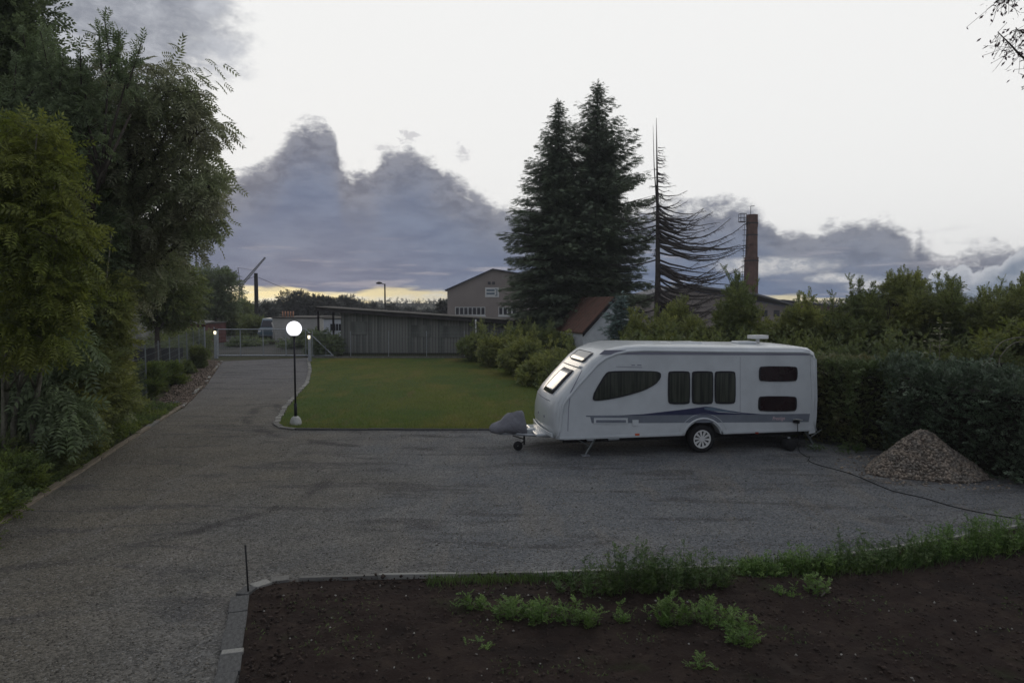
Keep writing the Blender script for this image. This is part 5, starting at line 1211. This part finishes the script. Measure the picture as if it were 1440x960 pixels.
# ------------------------------------------------------------------ shrubs at the right of the lawn
sh = [(672, 495, 40.5, 24, 24, 'dark shrub at the far end of the lawn before the shed'), (705, 500, 37, 32, 28, 'large rounded shrub right of the lawn'), (735, 510, 33, 34, 30, 'olive shrub in front of the tall spruces'), (768, 520, 29.5, 34, 28, 'broad brownish shrub beside the lawn left of the caravan'),
      (786, 525, 27, 26, 24, 'shrub directly left of the caravan front'), (738, 475, 41, 40, 22, 'leafy bush under the left spruce'), (778, 482, 40.5, 26, 20, 'bush below the red roofed house')]
for px, py, Y, wr_, hr_, lb in sh:
    g = tb(px, Y); yb = 425+3.5/Y*F_PX; ytp = py-hr_; bs_ = []
    for _ in range(12):
        fx_ = random.uniform(-1, 1); fy_ = random.random()
        bs_.append(bl(px+fx_*wr_*.7, yb-(yb-ytp)*(.12+.74*fy_*(1-.3*fx_*fx_)), Y+random.uniform(-.8, .8), wr_*.36, (yb-ytp)*.17, 1.0))
    tree('shrub', lb, 'shrub', g, bs_, .05, T_TWIG, .30, 260, 30, 'leaf_shrub_olive' if px in (705, 768, 735) else 'leaf_shrub', group='shrubs between lawn and spruces', sub_r=.5, stems=3, twigs=30, shoots=4)
# ------------------------------------------------------------------ tall shrubs behind the caravan
rs = [(905, 452, 30, 30, 'green shrub rising behind the caravan roof beside the small spruce', 'leaf_shrub_olive'), (950, 446, 29, 34, 'bushy shrub behind the middle of the caravan roof', 'leaf_shrub_olive'), (1000, 438, 28, 36, 'tall green shrub under the dead spruce', 'leaf_shrub_olive'),
      (1040, 412, 27, 24, 'narrow dark shrub left of the chimney foot', 'leaf_shrub'), (1085, 448, 27, 34, 'yellowish shrub in front of the factory roof', 'leaf_shrub_olive'), (1135, 444, 27, 36, 'rounded olive shrub right of the factory roof', 'leaf_shrub_olive'),
      (1180, 438, 26.5, 34, 'loose topped shrub beyond the rear of the caravan', 'leaf_shrub'), (1225, 416, 26, 30, 'dark feathery shrub with an airy top', 'leaf_shrub'), (1265, 402, 25.5, 34, 'tall broad shrub in front of the dark conifer tip', 'leaf_shrub_olive'),
      (1315, 418, 25, 30, 'tall shrub left of the slim conifer tip', 'leaf_shrub'), (1360, 456, 25, 28, 'lower shrub in the gap under the white cumulus', 'leaf_shrub'), (1400, 434, 24, 32, 'bushy shrub near the right edge with an airy top', 'leaf_shrub_olive'),
      (1445, 414, 23, 36, 'tallest shrub at the right edge', 'leaf_shrub_olive'), (1500, 390, 22, 40, 'shrub just outside the right edge', 'leaf_shrub')]
for px, yt, Y, w_, lb, lm in rs:
    yb = 425+3.5/Y*F_PX; bs_ = []
    for _ in range(20):
        fx_ = random.uniform(-1, 1); fy_ = random.random()**.8
        bs_.append(bl(px+fx_*w_*.85, yb-(yb-yt)*(.12+.86*fy_*(1-.22*fx_*fx_)), Y+random.uniform(-1.2, .6), w_*.34, (yb-yt)*.12, .9))
    tree('tall_shrub', lb, 'shrub', tb(px, Y), bs_, .05, T_TWIG, .24, 330, 30, lm, group='tall shrubs behind the hedge', sub_r=.55, stems=4, twigs=60, droop=-.15, shoots=10)
# pale twiggy stems near the chimney, light bark hoops at right
tw = MB(); b0 = D(1052, 470, 25.5)
tgt_ = thing('pale_shrub', 'leafless pale stems among the shrubs below the chimney', 'shrub', (b0.x, b0.y, 0))
for k in range(9):
    a_ = random.uniform(-.5, .5); h = random.uniform(1.9, 2.7); tw.tube([(random.uniform(-.2, .2), -.9, 0), (a_*.4, -.9, h*.5), (a_, -.9+random.uniform(-.2, .2), h)], [.03, .022, .008], 5)
tw.build('stems', 'bark_pale', tgt_, True)
hp = MB(); h0 = D(1415, 500, 19); ht = thing('arching_shrub', 'pair of pale arching stems over the hedge at the right edge', 'shrub', (h0.x, h0.y, 0)); 
for arc in ([(1392, 512), (1396, 498), (1404, 485), (1418, 477), (1440, 474), (1460, 478)], [(1405, 512), (1408, 500), (1418, 488), (1430, 481), (1446, 480)]):
    pts = [D(x, y_, 18.6) for x, y_ in arc]; pts = [Vector((pts[0].x-h0.x, pts[0].y-h0.y, 0))]+[Vector((q.x-h0.x, q.y-h0.y, q.z)) for q in pts]
    MB().tube(cr(pts, 4), .016, 6).build('stem', 'bark_pale', ht, True)
P, A, C = clumps([(D(1395, 482, 18.8).x-h0.x, 0, D(1395, 482, 18.8).z, .35, .3, .25), (D(1432, 462, 18.8).x-h0.x, 0, D(1432, 462, 18.8).z, .25, .3, .3)], 24, 14, .6); leaves('leaves', P, A, rng.uniform(.12, .2, len(P)), T_TWIG, 'leaf_yellowgreen', ht)
# pale-leaved perennial behind the hedge
for px, py, lb in ((1308, 496, 'thin plant with pale yellow leaves standing above the hedge'), (1322, 470, 'plant with horizontal pale green leaf tiers behind the hedge')):
    q = D(px, py, 18.9); pr_ = thing('perennial', lb, 'plant', (q.x, q.y, 0)); MB().tube([(0, 0, 0), (0, 0, q.z+.25)], .012, 5).build('stem', 'bark_pale', pr_)
    n_ = 60; zz_ = q.z-.5+rng.integers(0, 6, n_)*.16; aa = rng.uniform(0, 6.28, n_); ax = np.stack([np.cos(aa), np.sin(aa), np.zeros(n_)+.1], 1); leaves('leaves', np.stack([aa*0, aa*0, zz_], 1)+ax*.08, ax, rng.uniform(.16, .26, n_), T_ONE, mat('leaf_pale', (.16, .16, .08), .7, island=.3), pr_, .3)

# ------------------------------------------------------------------ clipped hedge and ivy-like bush
def hedge(name, label, pts, h, thick, m, T, size, per_m2, bump=.12, core_m='leaf_hedge', ragged=.06):
    pts = [Vector((p[0], p[1], 0)) for p in pts]; root = thing(name, label, 'hedge', pts[0]); P = []; A = []
    core = MB()
    for a, b_ in zip(pts[:-1], pts[1:]):
        a = a-pts[0]; b_ = b_-pts[0]; d = b_-a; L = d.length; dn = d.normalized(); nn = Vector((dn.y, -dn.x, 0))   # towards the camera
        if nn.y > 0: nn = -nn
        n_ = int(L*h*per_m2)
        for _ in range(n_):
            t = random.uniform(-.45, L+.45)/L; z = random.random()**.9*h; base_ = a+d*t
            w_ = thick/2*(1 if z < h*.85 else (1-(z-h*.85)/(h*.15)*.35)); off = w_+bump*mnoise.noise((base_+pts[0]+Vector((0, 0, z)))*1.3)*2+random.gauss(0, ragged)
            P.append(tuple(base_+nn*off+Vector((0, 0, z)))); A.append(tuple(nn*.6+dn*random.uniform(-.8, .8)+Vector((0, 0, random.uniform(-.3, .9)))))
        for _ in range(int(L*thick*per_m2)):
            t = random.random(); s = random.uniform(-1, 1)*thick/2; base_ = a+d*t; P.append(tuple(base_+nn*s+Vector((0, 0, h+bump*.7*mnoise.noise((base_+pts[0]+nn*s)*1.5)*2+random.gauss(0, ragged*.8))))); A.append((random.uniform(-1, 1), random.uniform(-1, 1), random.uniform(.2, 1.2)))
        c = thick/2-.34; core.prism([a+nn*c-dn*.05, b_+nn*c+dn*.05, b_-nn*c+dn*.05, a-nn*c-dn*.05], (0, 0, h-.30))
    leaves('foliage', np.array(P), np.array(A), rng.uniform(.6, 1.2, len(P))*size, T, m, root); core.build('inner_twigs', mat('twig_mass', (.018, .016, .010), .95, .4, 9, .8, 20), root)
    return root
hA = G(1120, 612)+Vector((0, 1.0, 0)); hB = G(1225, 632)+Vector((0, .5, 0)); 
hedge('clipped_hedge', 'tall clipped dark green hedge running right from behind the caravan', [hA+Vector((-2.2, 1.2, 0)), hA, hB, hB+Vector((1.3, -.3, 0))], 1.98, 1.1, 'leaf_hedge', T_TWIG, .15, 800)
hC = G(1330, 655)+Vector((0, .8, 0)); hD = G(1450, 680)+Vector((.3, .4, 0))
hedge('evergreen_hedge', 'dense bluish evergreen bush hedge behind the rubble heap at the right', [hB+Vector((.9, .05, 0)), hC, hD, hD+Vector((3.5, -1.5, 0))], 1.92, 1.5, 'leaf_bush_blue', T_TWIG, .17, 620, bump=.22, ragged=.10)
hedge('back_shrubbery', 'low brownish shrubbery between caravan roof and tall shrubs', [Vector((4.0, 24.6, 0)), Vector((9, 23.5, 0)), Vector((15.5, 21.0, 0))], 1.9, 1.4, 'leaf_shrub', T_TWIG, .24, 120, bump=.5, ragged=.25)

# ------------------------------------------------------------------ overhanging tree at the upper right (trunk stands right of the frame)
ot = thing('overhanging_tree', 'tree at the right whose thin branches hang into the upper right corner', 'tree', (8.2, 7.0, 0))
O = Vector((8.2, 7.0, 0)); tm = MB(); tm.tube([(0, 0, 0), (-.2, 0, 2.5), (-.5, -.1, 5), (-.8, -.2, 7.6)], [.16, .13, .10, .05], 8)
brs = [[D(1700, 20, 6.5), D(1560, 95, 6.2), D(1480, 108, 6.1), D(1440, 82, 6.1), D(1420, 62, 6.1), D(1403, 45, 6.1)], [D(1690, -60, 6.6), D(1540, 40, 6.2), D(1470, 60, 6.1), D(1440, 46, 6.1), D(1428, 42, 6.1)],
       [D(1700, -150, 6.7), D(1520, -60, 6.3), D(1460, -20, 6.2), D(1425, -2, 6.2), D(1405, 0, 6.2)]]
Pp = []; Aa = []
for k, b_ in enumerate(brs):
    q = [Vector((-.5, 0, 4.2+k*.9))]+[p-O for p in b_]; q = cr(q, 5); n_ = len(q)
    tm.tube(q, [.024*(1-i/n_)**1.2+.003 for i in range(n_)], 5, False)
    for i in range(n_):
        if i < n_*.35: continue
        for _ in range(13 if k == 2 else 7):
            j = min(i, n_-2); p = q[j].lerp(q[j+1], random.random()); o = Vector((random.gauss(0, .05), random.gauss(0, .12), random.gauss(-.05 if k != 2 else .0, .06 if k != 2 else .08)))
            if random.random() < .4: tm.tube([p, p+o], .002, 3, False)
            Pp.append(tuple(p+o)); Aa.append((random.uniform(-1, 1), random.uniform(-1, 1), random.uniform(-1.2, .3)))
tm.build('trunk', 'bark', ot, True); leaves('leaves', np.array(Pp), np.array(Aa), rng.uniform(.025, .055, len(Pp)), T_ONE, 'leaf_purple', ot)
P, A, C = clumps([(-.5, 0, 7.3, 1.4, 1.4, 1.1), (.4, .2, 6.2, 1.3, 1.3, 1.0), (-1.2, .1, 6.6, .8, 1.0, .7)], 160, 26, .4); leaves('crown', P, A, rng.uniform(.05, .1, len(P)), T_TWIG, 'leaf_purple', ot)

# ------------------------------------------------------------------ lawn blades
def in_lawn(n_, y0=18.5, y1=40):
    out = []
    while len(out) < n_:
        y = y0+(y1-y0)*random.random()**1.8; xl = np.interp(y, [p.y for p in reversed(DR)], [p.x for p in reversed(DR)])
        xr_ = 1.2 if y < 24 else 1.2+(y-24)*.02
        x = random.uniform(xl+.1, xr_); out.append((x, y, .008))
    return np.array(out)
P = in_lawn(70000); A = np.stack([rng.normal(0, .45, len(P)), rng.normal(0, .45, len(P)), np.ones(len(P))], 1)
tag(leaves('lawn_grass', P, A, rng.uniform(.04, .10, len(P)), T_BLADE, 'grass_blade', None, 2), kind='stuff')

# ------------------------------------------------------------------ weeds in the soil bed and grass along the kerb
def weed(name, label, px, py, wpx, hpx, nst, lm, group, leaf=.075, T=T_TWIG, cat='weed', yj=.5):
    g = G(px, py); s = g.y/F_PX; root = thing(name, label, cat, g, 0, group); W_ = wpx*s/2; H_ = hpx*s*1.35; P = []; A = []; sm = MB()
    for k in range(nst):
        r_ = math.sqrt(random.random()); a_ = random.uniform(0, 6.28); bx, by = W_*r_*math.cos(a_), W_*yj*r_*math.sin(a_); h = H_*(1-.45*r_)*random.uniform(.6, 1.1)
        lean = Vector((bx*.35+random.gauss(0, .04), by*.35+random.gauss(0, .04), h)); b0_ = Vector((bx, by, 0.02)); sm.tube([b0_, b0_+lean*.5, b0_+lean], [.004, .003, .0015], 3, False)
        for _ in range(max(6, int(h/.013))):
            t = random.uniform(.08, 1.02); p = b0_+lean*t; q = random.uniform(0, 6.28); P.append(tuple(p)); A.append((math.cos(q), math.sin(q), random.uniform(.1, .9)))
    leaves('leaves', np.array(P), np.array(A), rng.uniform(.6, 1.2, len(P))*leaf, T, lm, root, .4); tag(sm.build('stems', lm, root), kind='stuff'); return root
GW1 = 'weeds growing in the soil bed'; GW2 = 'tall weeds along the far edge of the bed'
for a in [(832, 838, 70, 42, 26, 'leaf_weed_dark', 'bushy dark weed clump left of the largest clump'), (885, 836, 80, 62, 44, 'leaf_weed_dark', 'largest and tallest dark green weed clump in the bed'), (935, 834, 80, 55, 40, 'leaf_weed_dark', 'tall dark weed clump right of the largest one'), (990, 828, 80, 44, 34, 'leaf_weed_dark', 'dark weed clump at the right end of the big group'),
          (800, 836, 40, 26, 10, 'leaf_weed_dark', 'sparse weed at the left end of the big group')]:
    weed('weed_clump', a[6], *a[:6], GW2, .07)
for a in [(662, 862, 42, 24, 12, 'light green weed furthest left in the bed'), (712, 876, 60, 30, 18, 'bright leafy weed second from the left in the bed'), (765, 880, 60, 36, 20, 'bright green weed below the dark clumps, left part'), (815, 884, 56, 34, 18, 'bright weed patch ending beside the small single weed'), (876, 882, 26, 26, 7, 'small single upright weed between two patches'),
          (938, 884, 44, 40, 16, 'narrow upright weed below the largest clump'), (990, 884, 60, 36, 18, 'pale tipped leafy weed in the middle of the bed'), (1030, 892, 40, 34, 12, 'green weed right of the pale tipped one'), (1045, 912, 50, 40, 14, 'lowest dark green weed on the right of the group'), (990, 948, 26, 22, 7, 'small weed at the bottom edge of the picture'), (1108, 842, 36, 16, 7, 'tiny weed left of the stick on the bare soil'), (1145, 838, 36, 28, 9, 'small light weed beside the stick on bare soil'), (680, 912, 30, 10, 5, 'flat seedling patch on the dark soil')]:
    weed('weed_clump', a[5], *a[:5], 'leaf_weed', GW1, .075)
ks = [(1060, 812, 60, 22), (1100, 808, 60, 26), (1140, 806, 66, 34), (1190, 806, 70, 36), (1230, 800, 70, 40), (1275, 795, 70, 38), (1320, 788, 70, 42), (1360, 782, 70, 46), (1400, 778, 70, 44), (1440, 774, 70, 50), (1490, 768, 80, 54)]
kl = ['low weed tuft where the kerb grass begins', 'kerb grass tuft just right of the bare kerb stretch', 'weed tuft with two upright stalks along the kerb', 'dense kerb weed tuft above the stick', 'kerb weed tuft with feathery tops', 'bright green kerb tuft left of the tall stalks', 'tall stalked kerb weeds below the cable', 'bushy kerb weeds with a pointed stalk', 'kerb weeds second from the right edge', 'tallest kerb weeds at the right edge', 'kerb weeds continuing beyond the right edge']
for (px, py, w_, h_), lb in zip(ks, kl): weed('kerb_weeds', lb, px, py, w_*1.15, h_, 36, 'leaf_weed_dark' if px % 20 else 'leaf_weed', 'weeds growing along the kerb at the right', .06)
for px, py in ((1185, 800), (1330, 782), (1365, 775), (1300, 782), (960, 815)): weed('weed_stalk', {1185: 'single upright stalk rising from the kerb grass left part', 1330: 'slender stalk in the kerb weeds centre right', 1365: 'tallest pointed stalk in the kerb weeds', 1300: 'short stalk left of the tall kerb stalks', 960: 'grey seed stalk above the dark clumps'}[px], px, py, 10, 52, 3, 'leaf_weed_dark', 'stalks in the kerb weeds', .05)
P = []
for _ in range(9000):
    px = random.uniform(1040, 1500); yc = np.interp(px, [1040, 1150, 1250, 1440, 1500], [806, 804, 798, 770, 758]); p = G(px, yc+random.gauss(0, 6)); P.append((p.x, p.y, .03))
for _ in range(2500):
    px = random.uniform(600, 1100); p = G(px, np.interp(px, [600, 1100], [820, 808])+abs(random.gauss(0, 5))); P.append((p.x, p.y, .02))
P = np.array(P); tag(leaves('kerb_grass', P, np.stack([rng.normal(0, .4, len(P)), rng.normal(0, .4, len(P)), np.ones(len(P))], 1), rng.uniform(.06, .16, len(P)), T_BLADE, 'leaf_weed_dark', None, 2), kind='stuff')
P = []
for _ in range(3000):
    px = random.uniform(345, 1440); py = random.uniform(835, 960); p = G(px, py)
    if mnoise.noise(Vector((p.x*1.4, p.y*1.4, 5))) > .12: P.append((p.x, p.y, max(.02, soil_z(p.x, p.y, 1))))
P = np.array(P); tag(leaves('seedlings', P, np.stack([rng.normal(0, 1, len(P)), rng.normal(0, 1, len(P)), np.ones(len(P))*.6], 1), rng.uniform(.02, .045, len(P)), T_TWIG, 'leaf_weed_dark'), kind='stuff')
sa, sb_ = G(1155, 838, .05), G(1168, 826, .09); tag(MB().tube([sa, (sa+sb_)/2+Vector((0, 0, .02)), sb_], .012, 6).build('stick', 'bark_pale', None, True), 'short pale stick lying on the bare soil', 'stick')
# weeds under the rear of the caravan and along the hedge foot
for px, py, w_, h_, lb in ((1150, 634, 30, 10, 'low green weeds behind the rear corner of the caravan'), (1195, 638, 40, 14, 'low weeds at the hedge foot left of the heap'), (1205, 634, 16, 8, 'small pale leafed weed by the hedge foot'), (1345, 668, 24, 20, 'yellowish weed at the right foot of the rubble heap')):
    weed('hedge_weed', lb, px, py, w_, h_, 14, 'leaf_weed_dark', 'weeds at the hedge foot', .07)

# ------------------------------------------------------------------ thin evening haze
hm = bpy.data.materials.new('evening_haze'); hm.use_nodes = True; ht_ = hm.node_tree; ht_.nodes.clear()
pv = ht_.nodes.new('ShaderNodeVolumePrincipled'); pv.inputs['Color'].default_value = (.93, .94, .97, 1); pv.inputs['Density'].default_value = .0007; pv.inputs['Anisotropy'].default_value = 0.0
oo = ht_.nodes.new('ShaderNodeOutputMaterial'); ht_.links.new(pv.outputs[0], oo.inputs['Volume'])
hz_ = MB().box((-430, -60, -1.0), (530, 352, 34)).mesh('haze', hm); tag(link('haze', hz_), kind='stuff')
